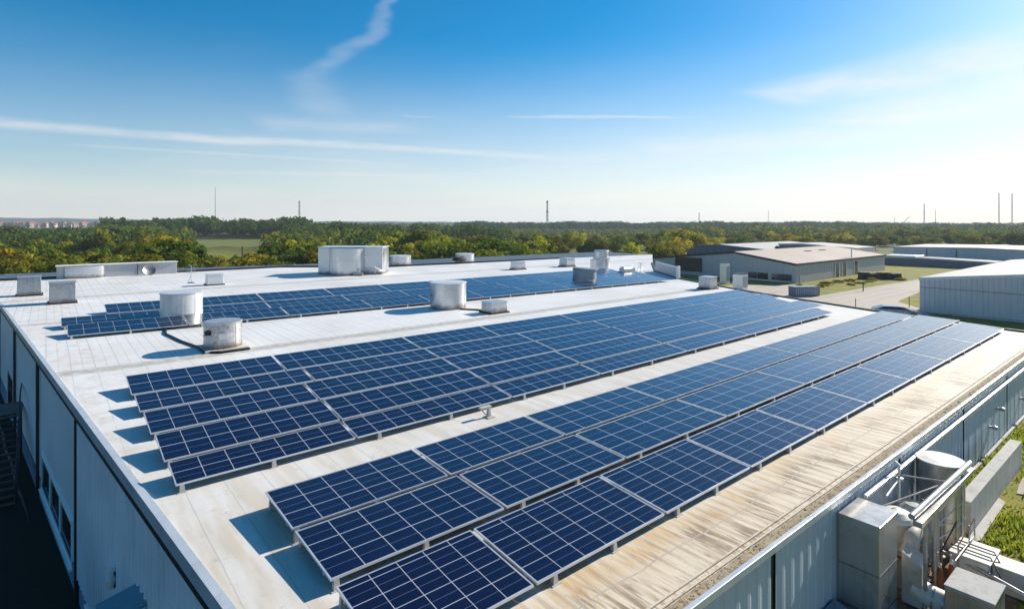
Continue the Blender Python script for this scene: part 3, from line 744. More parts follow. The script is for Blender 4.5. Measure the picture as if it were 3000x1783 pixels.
for i in range(5): mb.tube([(-1+i*.5,-1.5,.5),(-1+i*.5,1.5,.5)],.03,5)
for i in range(7): mb.tube([(-1,-1.5+i*.5,.5),(1,-1.5+i*.5,.5)],.03,5)
mb.build('grid', M['mast'], rk)
for x_ in (-.95,.95):
    for y_ in (-1.45,1.45):
        mb = MB(); mb.tube([(x_,y_,0),(x_,y_,.5)],.04,5); mb.build('leg', M['mast'], rk)
mb = MB(); mb.tube([(edge_u(v_)-.55+.05*math.sin(v_),v_,GL+.08) for v_ in range(12,60,2)],.06,8)
tag(mb.build('ground_pipe', M['dark_steel']), 'thin dark pipe on the ground along the foot of the blue wall', 'pipe')

# ------------------------------------------------------------------ plant beside the right wall
GR = 'ducts and tanks beside the right wall'
t_ = empty('duct_tower', (13.84,4.7,YARD-.6)); tag(t_, 'tall brushed steel duct tower standing against the right wall', 'duct', GR)
hh = 5.9-YARD+.6
mb = MB(); mb.box(-.53,.535,-.42,.37,0,hh-.05); mb.build('housing', M['steel'], t_, bevel=.012)
mb = MB(); mb.box(-.55,.55,-.44,.38,hh-.05,hh); mb.build('lid', M['steel'], t_, bevel=.01)
for z_ in (.9,1.75):
    mb = MB(); mb.box(-.536,.541,-.426,.36,z_,z_+.012); mb.build('seam', M['dark_steel'], t_)
def tank(name, u, v, r, ztop, label, dome=.12, mat='beige', lidm='ivory', z0=YARD):
    root = empty(name, (u,v,z0-.05)); tag(root, label, 'tank', GR); h = ztop-z0+.05
    mb = MB(); mb.lathe([(r,0),(r,h*.35),(r*1.015,h*.355),(r*1.015,h*.375),(r,h*.38),(r,h-dome)],(0,0),40); mb.build('shell', M[mat], root)
    mb = MB(); mb.lathe([(r*1.03,h-dome-.02),(r*1.03,h-dome+.02),(r*.9,h-dome*.6),(r*.55,h-dome*.2),(0,h)],(0,0),40)
    mb.build('lid', M[lidm], root)
    return root
k1 = tank('storage_tank', 18.45, 4.50, .53, 5.93, 'large round tank with flat cream lid against the right wall', .06, 'steel')
mb = MB(); mb.lathe([(.04,2.2),(.05,2.26),(0,2.27)],(.1,-.2),10); mb.build('valve', M['dark_steel'], k1)
tank('storage_tank', 15.6, 4.66, .38, 5.42, 'small round tank with domed ivory lid directly behind the duct tower', .2)
tank('storage_tank', 16.72, 4.58, .40, 5.25, 'small beige dome topped tank between duct tower and large flat tank', .22)
# long concrete duct
mb = MB(); mb.box(19.4,26.15,4.05,4.37,YARD-.15,4.6)
cd = tag(mb.build('concrete_duct', M['concrete'], None, .015), 'long straight concrete duct lying on the grass parallel to the right wall', 'duct', GR)
# pipe gantry
ga = empty('pipe_gantry', (16.2,3.9,YARD)); tag(ga, 'pipe gantry with long round steel pipe carried on slim grey posts', 'gantry', GR)
def L(u,v,z): return (u-16.2, v-3.9, z-YARD)
mb = MB(); mb.tube([L(14.25,3.98,5.93),L(18.4,3.86,6.0)], .065, 16); mb.build('insulated_pipe', M['steel'], ga)
mb = MB(); mb.box(*[x for x in (L(14.3,3.76,0)[0],L(18.6,0,0)[0],-.10,.07,2.02,2.14)]); mb.build('beam', M['steel'], ga, bevel=.01)
mb = MB(); mb.hexa([L(16.4,3.99,5.34),L(17.8,3.99,5.42),L(17.8,4.13,5.42),L(16.4,4.13,5.34),L(16.4,3.99,5.42),L(17.8,3.99,5.5),L(17.8,4.13,5.5),L(16.4,4.13,5.42)]); mb.build('cable_tray', M['ivory'], ga)
for (u_,v_,zt,mt,r_) in ((15.9,3.95,5.85,'pipe',.06),(15.55,3.9,5.8,'pipe',.045),(17.7,3.86,5.95,'pipe',.035),(17.2,3.86,5.45,'pipe',.025),(16.7,4.05,5.36,'pipe',.03),(14.7,3.85,5.8,'pipe',.04)):
    mb = MB(); mb.tube([L(u_,v_,YARD-.05),L(u_,v_,zt)], r_, 8); mb.box(L(u_,0,0)[0]-.1,L(u_,0,0)[0]+.1,L(0,v_,0)[1]-.1,L(0,v_,0)[1]+.1,0,.03); mb.build('post', M[mt], ga)
for (a_,b_,r_,mt) in (((16.0,3.7,4.3),(17.7,3.7,4.3),.02,'pipe'),((16.0,3.62,4.5),(17.7,3.62,4.5),.016,'pipe'),((16.0,3.7,3.7),(16.0,3.7,4.6),.016,'pipe'),((16.6,3.7,3.7),(16.6,3.7,4.6),.016,'pipe'),((17.2,3.62,3.7),(17.2,3.62,4.9),.016,'pipe'),((17.7,3.62,3.7),(17.7,3.62,4.9),.016,'pipe'),((16.6,3.7,4.6),(17.7,3.62,4.9),.014,'rust'),((15.2,4.4,5.0),(16.9,3.9,5.6),.015,'pipe'),((15.9,3.95,5.55),(16.9,4.5,5.3),.015,'galv'),((15.9,3.95,5.2),(17.7,3.86,5.2),.018,'pipe'),((15.9,3.95,4.85),(17.7,3.86,4.7),.018,'pipe'),((15.9,3.95,5.2),(17.7,3.86,4.7),.014,'pipe'),((15.9,3.95,4.4),(17.2,3.86,4.9),.016,'dark_steel'),((15.3,4.9,5.45),(17.0,4.2,5.7),.018,'pipe'),((17.0,4.95,5.7),(17.4,3.9,5.75),.02,'pipe')):
    mb = MB(); mb.tube([L(*a_),L(*b_)], r_, 6); mb.build('brace', M[mt], ga)
# angular intake duct with round branch
du = empty('branch_duct', (14.85,4.1,YARD)); tag(du, 'ivory elbow duct rising behind the tower and turning into a fat round pipe', 'duct', GR)
mb = MB(); mb.hexa([(-.19,-.19,.1),(.19,-.19,.1),(.19,.19,.1),(-.19,.19,.1),(-.19,-.19,1.0),(.19,-.19,1.12),(.19,.19,1.32),(-.19,.19,1.2)]); mb.build('riser', M['beige'], du, bevel=.03)
mb = MB(); mb.tube([(0,0,.45),(0,-.18,.42),(0,-.32,.38),(0,-.72,.36)], .23, 24); mb.build('round_pipe', M['ivory'], du)
for y_ in (-.36,-.55):
    mb = MB(); mb.tube([(0,y_,.373),(0,y_-.035,.37)], .242, 24); mb.build('clamp_ring', M['steel'], du)
ar = empty('arch_pipe', (15.55,4.25,YARD)); tag(ar, 'fat beige pipe bending over like an arch behind the ivory elbow duct', 'pipe', GR)
mb = MB(); mb.tube([(-.45,.05,1.0)]+[(-.15-.3*math.cos(a),.0,1.05+.3*math.sin(a)) for a in steps(.2,math.pi/2,4)]+[(.1+.3*math.sin(a),-.02,1.05+.3*math.cos(a)) for a in steps(.1,math.pi/2,5)]+[(.4,-.03,.0)], .16, 18); mb.build('bend', M['beige'], ar)
mb = MB(); mb.tube([(.4,-.03,.5),(.4,-.03,.56)], .19, 18); mb.build('flange', M['rust'], ar)
lp = empty('low_pipe', (14.15,3.7,YARD-.4)); tag(lp, 'horizontal ivory pipe low in front of the ivory elbow duct', 'pipe', GR)
mb = MB(); mb.tube([(.25,.55,.30),(.2,.3,.30),(.2,-.9,.26)], .16, 20); mb.build('pipe', M['ivory'], lp)
for y_ in (.2,-.15): 
    mb = MB(); mb.tube([(.2,y_,.297),(.2,y_-.03,.296)], .172, 20); mb.build('clamp_ring', M['steel'], lp)
bx_ = empty('equipment_cabinet', (14.83,3.03,YARD-.4)); tag(bx_, 'pale flat topped metal cabinet at the end of the fat round pipe', 'cabinet', GR)
mb = MB(); mb.box(-.465,.465,-.4,.4,0,1.38); mb.build('housing', M['steel'], bx_, bevel=.012)
mb = MB(); mb.box(-.48,.48,-.415,.415,1.382,1.42); mb.build('lid', M['concrete'], bx_, bevel=.01)
pl = empty('cover_slab', (17.05,3.5,YARD)); tag(pl, 'pale flat cover plates crossed by thin pipes beside the gantry', 'cover', GR)
mb = MB(); mb.box(-.45,.45,-.35,.36,-.05,.68); mb.box(-.5,.5,-.4,.38,.682,.72); mb.build('slab', M['ivory'], pl, bevel=.01)
for x_ in (-.2,.15):
    mb = MB(); mb.tube([(x_,.4,.76),(x_,-.35,.76),(x_-.3,-.6,.5)],.018,6); mb.build('pipe', M['dark_steel'], pl)
bd = empty('box_duct', (17.15,2.2,YARD)); tag(bd, 'square pale duct running out over the grass from the cover plates', 'duct', GR)
mb = MB(); mb.box(-.28,.28,-1.6,.93,.05,.6); mb.build('housing', M['concrete'], bd, bevel=.012)
mb = MB(); mb.box(-.30,.30,-1.6,.94,.602,.63); mb.build('lid', M['ivory'], bd)
mb = MB(); mb.tube([(16.75,4.2,4.25),(16.62,3.4,4.22),(16.3,2.4,4.15),(16.2,.5,4.1)], .05, 10)
tag(mb.build('drain_pipe', M['pipe']), 'bright metal pipe running past the cabinet in front of the square duct', 'pipe', GR)
rb = empty('rusty_bin', (16.15,4.0,YARD)); tag(rb, 'rust red open box on the brown soil under the gantry', 'box', GR)
mb = MB(); mb.hexa([(-.25,-.3,0),(.25,-.3,0),(.25,.3,0),(-.25,.3,0),(-.33,-.38,.32),(.33,-.38,.32),(.33,.38,.32),(-.33,.38,.32)]); mb.build('bin', M['rust'], rb)
for i,(u_,v_) in enumerate(((15.35,3.75),(15.7,3.62))):
    bt = empty('gas_bottle', (u_,v_,YARD)); tag(bt, ['slim rust streaked bottle nearest the ivory elbow duct','slim rust streaked bottle beside the rust red box'][i], 'gas bottle', GR)
    mb = MB(); mb.lathe([(.06,0),(.06,.72),(.045,.8),(.02,.84),(.02,.88),(0,.9)],(0,0),14); mb.build('shell', M['rust'], bt)
    mb = MB(); mb.lathe([(.03,.84),(.035,.92),(0,.95)],(0,0),10); mb.build('cap', M['ivory'], bt)
vc_ = empty('meter_box', (12.75,4.75,YARD-.7)); tag(vc_, 'small blue grey box at the foot of the right wall beside the duct tower', 'box', GR)
mb = MB(); mb.hexa([(-.3,-.35,0),(.3,-.35,0),(.3,.3,0),(-.3,.3,0),(-.3,-.35,1.0),(.3,-.35,1.0),(.3,.3,1.15),(-.3,.3,1.15)]); mb.build('housing', M['galv_blue'], vc_, bevel=.02)
vp = empty('valve_manifold', (15.2,4.35,YARD)); tag(vp, 'tangle of thin valve pipes between the small tanks and the gantry', 'pipework', GR)
mb = MB(); rr = random.Random(11)
for i in range(26):
    a_ = Vector((rr.uniform(-.35,1.6),rr.uniform(-.5,.15),rr.uniform(.1,1.1)))
    pts = [a_]
    for k in range(rr.randint(1,3)):
        ax = rr.choice([(1,0,0),(0,1,0),(0,0,1),(0,0,-1)]); a_ = a_+Vector(ax)*rr.uniform(.12,.4); a_.z = max(.04,a_.z); pts.append(a_.copy())
    mb.tube(pts, rr.choice([.012,.016,.022]), 6)
mb.build('pipes', M['pipe'], vp)
mb = MB()
for i in range(14):
    c = (rr.uniform(-.3,1.5),rr.uniform(-.5,.1),rr.uniform(.2,1.1)); mb.lathe([(0,c[2]-.03),(.045,c[2]-.02),(.045,c[2]+.02),(0,c[2]+.03)],c[:2],10)
mb.build('valve_wheels', M['galv'], vp)
wp = empty('wall_pipe', (16.6,5.02,5.3)); tag(wp, 'white pipe elbow with valve fixed high on the right wall', 'pipe')
mb = MB(); mb.tube([(0,-.02,.85),(0,-.12,.8),(0,-.12,.3),(.05,-.1,-.4)],.035,8); mb.tube([(0,-.12,.45),(-.9,-.12,.28)],.03,8); mb.build('pipe', M['white_metal'], wp)
mb = MB(); mb.lathe([(.0,.40),(.08,.41),(.08,.48),(0,.49)],(0,-.14),12); mb.build('valve', M['galv'], wp)

for i,(u_,z_) in enumerate(((15.0,4.6),(15.35,4.95))):
    mb = MB(); mb.tube([(u_,4.95,z_),(u_,4.3,z_),(u_+.15,4.2,z_-.1),(u_+.15,4.15,YARD)], .035, 8); mb.build('bent_pipe', M[['rust','pipe'][i]], vp, loc=(-15.2,-4.35,-YARD))
for u_,v_,z_ in ((15.9,4.3,4.5),(16.4,4.25,4.9),(16.9,4.1,4.35)):
    mb = MB(); mb.tube([(u_,v_,YARD),(u_,v_,z_),(u_+.25,v_+.3,z_+.02)], .05, 10); mb.tube([(u_,v_,z_-.32),(u_,v_,z_-.28)], .085, 12); mb.build('flanged_pipe', M['beige'], vp, loc=(-15.2,-4.35,-YARD))
# soil apron under the plant, grass tufts in the yard
slab('gravel', [(12.3,5.0),(19.0,5.0),(19.0,3.6),(17.8,3.1),(15.5,2.2),(12.3,2.0)], YARD+.045, surf('brown_soil', (.20,.12,.065), .95, 0, .4, 2.5, 0, (.35,.28,.2), .6, .6, .1))
slab('path', [(18.9,4.04),(22.6,4.04),(22.4,3.84),(19.2,3.80)], YARD+.05, M['concrete'])
slab('footpath', [(23.4,3.75),(24.6,3.86),(26.2,3.8),(26.4,3.2),(24.8,3.1),(23.6,3.3)], YARD+.048, M['asphalt'])
def grass():
    rng = np.random.default_rng(4); n = 42000
    u = 14+rng.random(n)**1.3*24; v = -1+rng.random(n)*6.0
    k = (np.sin(u*1.3)+np.sin(v*2.1+u*.4)+rng.normal(0,.8,n)) > -.6
    k &= ~((u>19.2)&(u<26.4)&(v>3.98)&(v<4.45)) & ~((u<19.1)&(v>2.6)) & ~((v>4.97)) & ~((u>23.4)&(u<26.3)&(v>3.2)&(v<3.85)&(rng.random(n)<.8))
    k &= ~((u>18.7)&(u<22.6)&(v>3.8)&(v<4.05))
    u, v = u[k], v[k]; n = len(u)
    h = rng.uniform(.05,.16,n)*(1+.8*(np.sin(u*2.3+v)>.6)); a = rng.random(n)*6.28; w = rng.uniform(.02,.05,n)
    du_, dv_ = np.cos(a)*w, np.sin(a)*w; lx, ly = rng.normal(0,.06,n), rng.normal(0,.06,n)
    V = np.empty((n,3,3)); V[:,0] = np.c_[u-du_,v-dv_,np.full(n,YARD-.02)]; V[:,1] = np.c_[u+du_,v+dv_,np.full(n,YARD-.02)]; V[:,2] = np.c_[u+lx,v+ly,YARD+h]
    me = bpy.data.meshes.new('grass'); me.vertices.add(n*3); me.loops.add(n*3); me.polygons.add(n)
    me.vertices.foreach_set('co', V.ravel()); me.loops.foreach_set('vertex_index', np.arange(n*3)); me.polygons.foreach_set('loop_start', np.arange(n)*3)
    me.materials.append(M['grass']); me.update()
    o = bpy.data.objects.new('grass', me); COL.objects.link(o); tag(o, 'rough green and yellow grass in the yard by the right wall', 'grass', kind='stuff')
grass()

# ------------------------------------------------------------------ other buildings
def shed(name, label, u0, u1, v0, v1, z0, zl, zr, ridge_v, ridge_z, wall, roofm, pitch=.9, over=.25, fascia='black', slope_u=0.0):
    """hall with its ridge along u: eave zl at v0, zr at v1"""
    c = ((u0+u1)/2,(v0+v1)/2,z0); root = empty(name, c); tag(root, label, 'building')
    def Q(u,v,z): return (u-c[0],v-c[1],z-z0)
    mb = MB()
    def zt(v): return lerp(zl,ridge_z,(v-v0)/(ridge_v-v0)) if v <= ridge_v else lerp(ridge_z,zr,(v-ridge_v)/(v1-ridge_v))
    def ribbed(p, q, zf):
        Ln = math.hypot(q[0]-p[0],q[1]-p[1]); n = max(1,int(Ln/pitch)); d = ((q[0]-p[0])/Ln,(q[1]-p[1])/Ln); nrm = (d[1],-d[0])
        pr = []
        for i in range(n):
            for a,h in ((0,0),(.55,0),(.65,.06),(.9,.06)): 
                s_ = (i+a)*Ln/n; pr.append((p[0]+d[0]*s_+nrm[0]*h, p[1]+d[1]*s_+nrm[1]*h))
        pr.append(q)
        for a,b in zip(pr[:-1],pr[1:]): mb.face([Q(a[0],a[1],z0),Q(b[0],b[1],z0),Q(b[0],b[1],zf(*b)),Q(a[0],a[1],zf(*a))])
    for uu in (u0,u1):
        segs = [(v1,ridge_v),(ridge_v,v0)] if uu == u0 else [(v0,ridge_v),(ridge_v,v1)]
        for a,b in segs: ribbed((uu,a),(uu,b), lambda x,y: zt(y)-.06)
    ribbed((u0,v0),(u1,v0), lambda x,y: zl-.06); ribbed((u1,v1),(u0,v1), lambda x,y: zr-.06)
    mb.build('wall', M[wall], root)
    mb = MB(); o_ = over
    for va,za,vb,zb in ((v0-o_,zl-o_*(ridge_z-zl)/(ridge_v-v0),ridge_v,ridge_z),(ridge_v,ridge_z,v1+o_,zr-o_*(ridge_z-zr)/(v1-ridge_v))):
        mb.hexa([Q(u0-o_,va,za-.05),Q(u1+o_,va,za-.05),Q(u1+o_,vb,zb-.05),Q(u0-o_,vb,zb-.05),Q(u0-o_,va,za+.08),Q(u1+o_,va,za+.08),Q(u1+o_,vb,zb+.08),Q(u0-o_,vb,zb+.08)])
    rf = mb.build('roof', M[roofm], root)
    mb = MB(); e = o_+.06
    for va,za,vb,zb in ((v0-o_,zl,ridge_v,ridge_z),(ridge_v,ridge_z,v1+o_,zr)):
        mb.hexa([Q(u0-e,va,za-.32),Q(u0-o_+.02,va,za-.32),Q(u0-o_+.02,vb,zb-.32),Q(u0-e,vb,zb-.32),Q(u0-e,va,za+.10),Q(u0-o_+.02,va,za+.10),Q(u0-o_+.02,vb,zb+.10),Q(u0-e,vb,zb+.10)])
    mb.box(Q(u0-o_,0,0)[0],Q(u1+o_,0,0)[0],Q(0,v0-e-.02,0)[1],Q(0,v0-o_+.02,0)[1],zl-z0-.30,zl-z0+.10)
    mb.build('fascia', M[fascia], root)
    return root, Q
# gabled tan roof warehouse
wh, Q = shed('gabled_warehouse', 'grey gabled warehouse with tan roof, black eaves and a sooty brown panel', 115, 164, 51.6, 86.3, 0, 3.85, 3.5, 64.6, 5.75, 'grey_wall', 'tan_roof')
mb = MB(); a_, b_ = Q(114.86,72.4,.8), Q(114.9,79.5,4.0); mb.box(a_[0]-.02,b_[0]+.02,a_[1],b_[1],a_[2],b_[2]); mb.build('sooty_panel', M['mural'], wh)
for (va,vb,mt) in ((59.6,61.4,'glass_blue'),(57.2,59.4,'glass_dark'),(52.4,56.4,'glass_blue')):
    mb = MB(); a_, b_ = Q(114.86,va,.35), Q(114.9,vb,1.65); mb.box(a_[0],b_[0]+.02,a_[1],b_[1],a_[2],b_[2]); w_ = mb.build('window', M[mt], wh)
    mb = MB(); mb.box(a_[0]-.05,b_[0],a_[1]-.05,b_[1]+.05,a_[2]-.14,a_[2]-.01); mb.build('sill', M['frame_w'], w_)
mb = MB(); a_ = Q(116.5,51.6-.09,0); b_ = Q(164,51.6-.07,1.35); mb.box(a_[0],b_[0],a_[1]-.02,b_[1],0,1.35); mb.build('plinth', M['concrete'], wh)
for uu in (134.6,138.6,145.2):
    mb = MB(); a_ = Q(uu,51.6-.14,0); mb.box(a_[0]-1.0,a_[0]+1.0,a_[1],a_[1]+.06,0,3.0); w_ = mb.build('door', M['glass_dark'], wh)
    mb = MB(); mb.box(a_[0]-1.2,a_[0]-1.0,a_[1]-.04,a_[1]+.05,0,3.1); mb.box(a_[0]+1.0,a_[0]+1.2,a_[1]-.04,a_[1]+.05,0,3.1); mb.build('frame', M['frame_w'], w_)
for (uu,vv) in ((141,60.5),(149,60.5)):
    zz = lerp(3.85,5.75,(vv-51.6)/13)+.09; mb = MB(); a_ = Q(uu,vv,zz); mb.box(a_[0]-1.4,a_[0]+1.4,a_[1]-.35,a_[1]+.35,a_[2]-.05,a_[2]+.10); mb.build('skylight', M['mural'], wh)
# navy gable with pale roof behind it
pw, Q = shed('pale_roof_hall', 'hall with navy gable and pale grey roof behind the gabled warehouse', 167, 215, 82, 116, 0, 3.7, 3.7, 99, 4.95, 'navy_wall', 'light_roof', 1.4, .2, 'navy_wall')
for i in range(5):
    mb = MB(); a_ = Q(176+i*6.5,84.5,3.95); mb.lathe([(.8,a_[2]-.1),(.85,a_[2]+.5),(.4,a_[2]+.8),(0,a_[2]+.85)],a_[:2],12); mb.build('roof_vent', M['dark_steel'], pw)
nb, Q = shed('navy_hall', 'narrow navy walled hall with cream end wall rising behind the tan roof', 168.5, 182, 59.8, 80.5, 0, 5.1, 5.7, 74, 5.95, 'navy_wall', 'light_roof', 1.6, .2, 'light_roof')
mb = MB(); a_ = Q(168.7,59.66,.0); b_ = Q(181.8,59.7,4.9); mb.box(a_[0],b_[0],a_[1]-.02,b_[1],0,4.85); mb.build('end_cladding', M['ivory'], nb)
fb, Q = shed('far_shed', 'long slate grey shed with flat pale roof standing before the woods', 200, 232, 12, 60.5, 0, 4.3, 4.6, 40, 4.95, 'grey_dark', 'light_roof', 1.6, .2, 'light_roof')
for vv in (52,45,28):
    mb = MB(); a_ = Q(199.86,vv,0); mb.box(a_[0],a_[0]+.1,a_[1]-.1,a_[1]+.1,0,4.3); mb.build('downpipe', M['dark_steel'], fb)
mb = MB(); a_ = Q(199.84,33,0); mb.box(a_[0],a_[0]+.1,a_[1]-4,a_[1]+4,.3,1.9); mb.build('door', M['navy_wall'], fb)
lb, Q = shed('low_blue_shed', 'very low blue shed with a white roof end in front of the long slate shed', 186, 194, 34, 58.5, 0, 1.9, 2.1, 50, 2.3, 'navy_wall', 'slate_roof', 1.2, .15, 'galv_blue')
mb = MB(); a_ = Q(186.0,52,2.4); mb.box(a_[0],a_[0]+8,a_[1]-1,a_[1]+6.5,1.9,2.75); mb.build('roof_hatch', M['white_metal'], lb, bevel=.1)
rw, Q = shed('slate_warehouse', 'slate blue ribbed warehouse with pale roof beside the road on the right', 92, 150, -26, 24.7, 0, 4.6, 4.55, 0, 7.3, 'grey_dark', 'light_roof', .55, .12, 'trim')
mb = MB(); a_ = Q(91.95,0,3.35); mb.box(a_[0]-.03,a_[0]+.03,Q(0,-25,0)[1],Q(0,24.6,0)[1],3.33,3.38); mb.build('wall_joint', M['dark_steel'], rw)
mb = MB(); mb.box(Q(91.3,0,0)[0],Q(91.9,0,0)[0],Q(0,-5,0)[1],Q(0,21,0)[1],.02,.22); mb.build('kerb', M['concrete'], rw)
# columns, container and other things on the ground at the right
def tower(name, u, v, w, h, label, mat, cat):
    r_ = empty(name, (u,v,0)); tag(r_, label, cat)
    mb = MB(); mb.box(-w/2,w/2,-w/2,w/2,0,h); mb.build('housing', M[mat], r_, bevel=.03)
    mb = MB(); mb.box(-w/2-.05,w/2+.05,-w/2-.05,w/2+.05,h+.002,h+.14); mb.build('lid', M['dark_steel'], r_)
    mb = MB(); mb.box(-w/2+.15,w/2-.15,-w/2-.04,-w/2-.01,h*.15,h*.85); mb.build('louvre', M['galv_blue'], r_)
    return r_
tower('silo_column', 104.2, 60.6, 1.35, 4.1, 'tall slim grey duct column in front of the gabled warehouse', 'white_metal', 'duct column')
tower('cooling_unit', 97.6, 53.7, 1.9, 2.75, 'squat white cooling cabinet beside the tall slim duct column', 'white_metal', 'cooling unit')
ct = empty('container', (97.0,42.2,0)); ct.rotation_euler = (0,0,-YAW+R(8)); tag(ct, 'plain slate blue container beside the road past the middle array', 'container')
mb = MB(); 
mb.box(-2.2,2.2,-.9,.9,.05,1.5); mb.build('housing', M['navy_wall'], ct, bevel=.03)
mb = MB(); [mb.box(-2.1+i*.35,-1.95+i*.35,-.94,-.90,.15,1.4) for i in range(12)]; mb.build('ribs', M['grey_dark'], ct)
mb = MB(); mb.box(-2.25,2.25,-.95,.95,1.502,1.58); mb.build('lid', M['galv_blue'], ct)
ps = empty('timber_stack', (137.5,44.2,0)); ps.rotation_euler = (0,0,-YAW+R(-6)); tag(ps, 'long dark stack with orange and cream tops on the grass by the warehouse', 'stack')
mb = MB(); rr = random.Random(2)
for i in range(9): mb.box(-4.0+i*.9,-3.16+i*.9,-.8,.8,.1,1.15+rr.uniform(0,.25))
mb.build('crates', M['dark_steel'], ps, bevel=.03)
mb = MB(); [mb.box(-3.9+i*.9,-3.2+i*.9,-.7,.7,1.405,1.52) for i in range(7)]; mb.build('covers', M['orange'], ps, bevel=.04)
mb = MB(); mb.box(-4.2,4.3,-.9,.9,.0,.1); mb.build('pallet', M['bark'], ps)
# car partly hidden by the roof edge
cr = empty('parked_car', (84.9,25.4,0.012)); cr.rotation_euler = (0,0,R(-62)); tag(cr, 'dusky grey rounded car on the road just beyond the roof edge', 'car')
mb = MB(); prof = [(-2.6,.45),(-2.62,.85),(-2.3,1.05),(-1.5,1.36),(.3,1.38),(.7,1.3),(1.4,.98),(2.4,.86),(2.7,.72),(2.7,.42)]
n = len(prof); secs = [(-.88,.93),(-.95,1.0),(.95,1.0),(.88,.93)]
rings = [[(x,y*(1 if z < 1.2 else .88),.42+(z-.42)*k) for x,z in prof] for y,k in secs]
for a_,b_ in zip(rings[:-1],rings[1:]):
    for i in range(n): mb.face([a_[i],a_[(i+1)%n],b_[(i+1)%n],b_[i]], 0, False)
mb.face(rings[0]); mb.face(rings[-1][::-1])
mb.build('body', M['silver'], cr, bevel=.05)
for s_ in (-1,1):
    mb = MB(); y_ = s_*.865; mb.face([(-2.0,y_*1.1,1.0),(1.1,y_*1.1,1.0),(.55,y_*1.03,1.29),(-1.5,y_*1.03,1.29)][::s_]); mb.build('side_window', M['glass_dark'], cr)
    for x_ in (-1.7,1.7):
        mb = MB(); mb.tube([(x_,s_*.72,.34),(x_,s_*.98,.34)],.34,18); w_ = mb.build('wheel', M['rubber'], cr)
        mb = MB(); mb.tube([(x_,s_*.97,.34),(x_,s_*.995,.34)],.2,14); mb.build('rim', M['galv'], w_)
    mb = MB(); mb.lathe([(0,.62),(.09,.64),(.09,.74),(0,.76)],(2.66,s_*.66),10); mb.build('headlight', M['white_metal'], cr)
mb = MB(); mb.face([(.74,-.8,1.295),(1.38,-.86,1.0),(1.38,.86,1.0),(.74,.8,1.295)]); mb.build('windscreen', M['glass_dark'], cr)
def post(u, v, h, label, r=.05, mat='dark_steel', z=0.0, name='fence_post'):
    mb = MB(); mb.tube([(0,0,0),(0,0,h)], r, 8); mb.lathe([(r*1.3,h),(r*1.3,h+r),(0,h+r*1.6)],(0,0),8)
    return tag(mb.build(name, M[mat], None, loc=(u,v,z)), label, 'post')
u_,v_ = 86.2,30.6; post(u_,v_,1.6,'thin dark post by the car at the road edge')
post(111,38.2,1.5,'short dark post where grass meets the road',.09)
post(95,26.8,1.5,'thin post on the grass verge by the slate warehouse',.05)
post(144,52.0,6.2,'slender white pole against the right wall of the gabled warehouse',.14,'white_metal',0,'flagpole')
for i,(px,Z,h,lab) in enumerate(((591,112,7.2,'bare timber pole among the trees behind the dark annex roof'),(1255.5,150,6.2,'thin timber pole among trees between the two low round vents'))):
    q = polar((px-CX)/F, Z); post(q[0],q[1],h,lab,.13,'bark',0,'utility_pole')

# ------------------------------------------------------------------ masts on the horizon
def mast(px, ytop, Z, w, label, mat='mast', lattice=True, bulge=0):
    q = polar((px-CX)/F, Z); h = ZC+(HY-ytop)*Z/F
    r_ = empty('radio_mast', (q[0],q[1],0)); tag(r_, label, 'mast')
    mb = MB(); t = w*.12
    if lattice:
        for k in range(3):
            a = k*2.094; mb.tube([(w/2*math.cos(a),w/2*math.sin(a),0),(w/2*.55*math.cos(a),w/2*.55*math.sin(a),h)], t, 4)
        n = max(6,int(h/(w*1.6)))
        for i in range(n):
            z0,z1 = h*i/n,h*(i+1)/n; k0 = (1-.45*i/n)*w/2; k1 = (1-.45*(i+1)/n)*w/2
            for k in range(3):
                a,b = k*2.094,(k+1)*2.094; mb.tube([(k0*math.cos(a),k0*math.sin(a),z0),(k1*math.cos(b),k1*math.sin(b),z1)], t*.6, 3)
    else: mb.tube([(0,0,0),(0,0,h*.7),(0,0,h)],[w*.5,w*.35,w*.2],6)
    mb.build('tower', M[mat], r_)
    mb = MB()
    for z_ in (h*.62,h*.97) if lattice else (h*.5,): mb.lathe([(w*.2,z_-w*.3),(w*.45+bulge,z_),(w*.2,z_+w*.6)],(0,0),8)
    mb.build('antenna_drum', M[mat], r_)
mast(525,455,1100,1.6,'tall hair thin mast above the dark wood on the left','mast',False)
mast(730,490,900,3.2,'grey lattice mast on the wooded skyline left of the big plant unit')
mast(1335,490,850,3.4,'dark lattice mast with drum, nearest the middle of the skyline','mast',True,1.0)
mast(1705,519,1000,2.2,'short thin mast above the pine wood behind the gabled warehouse')
mast(1874,514,1500,2.0,'faint short mast above the far ridge right of the gabled warehouse','mast_pale')
mast(2181,530,1500,2.0,'stubby mast beside the leaning crane on the right skyline')
mast(2254,497,1600,4.0,'faint pale lattice mast right of the leaning crane','mast_pale')
mast(2281,510,1700,2.4,'thin pale mast close to the faint lattice mast','mast_pale',False)
mast(2436,470,1200,2.8,'left one of the tall twin lattice masts at far right','mast_pale',True)
mast(2468,471,1200,2.8,'right one of the tall twin lattice masts at far right','mast_pale',True)
q = polar((2198-CX)/F, 1500); r_ = empty('crane', (q[0],q[1],0)); tag(r_, 'small leaning crane jib on the right skyline', 'crane')
mb = MB(); X = Vector((math.cos(YAW),-math.sin(YAW),0)); mb.tube([Vector((0,0,6)), X*22+Vector((0,0,27))],.7,5); mb.build('jib', M['mast'], r_)
mb = MB(); mb.box(-2.5,2.5,-2.5,2.5,0,6.5); mb.build('cab', M['mast'], r_)

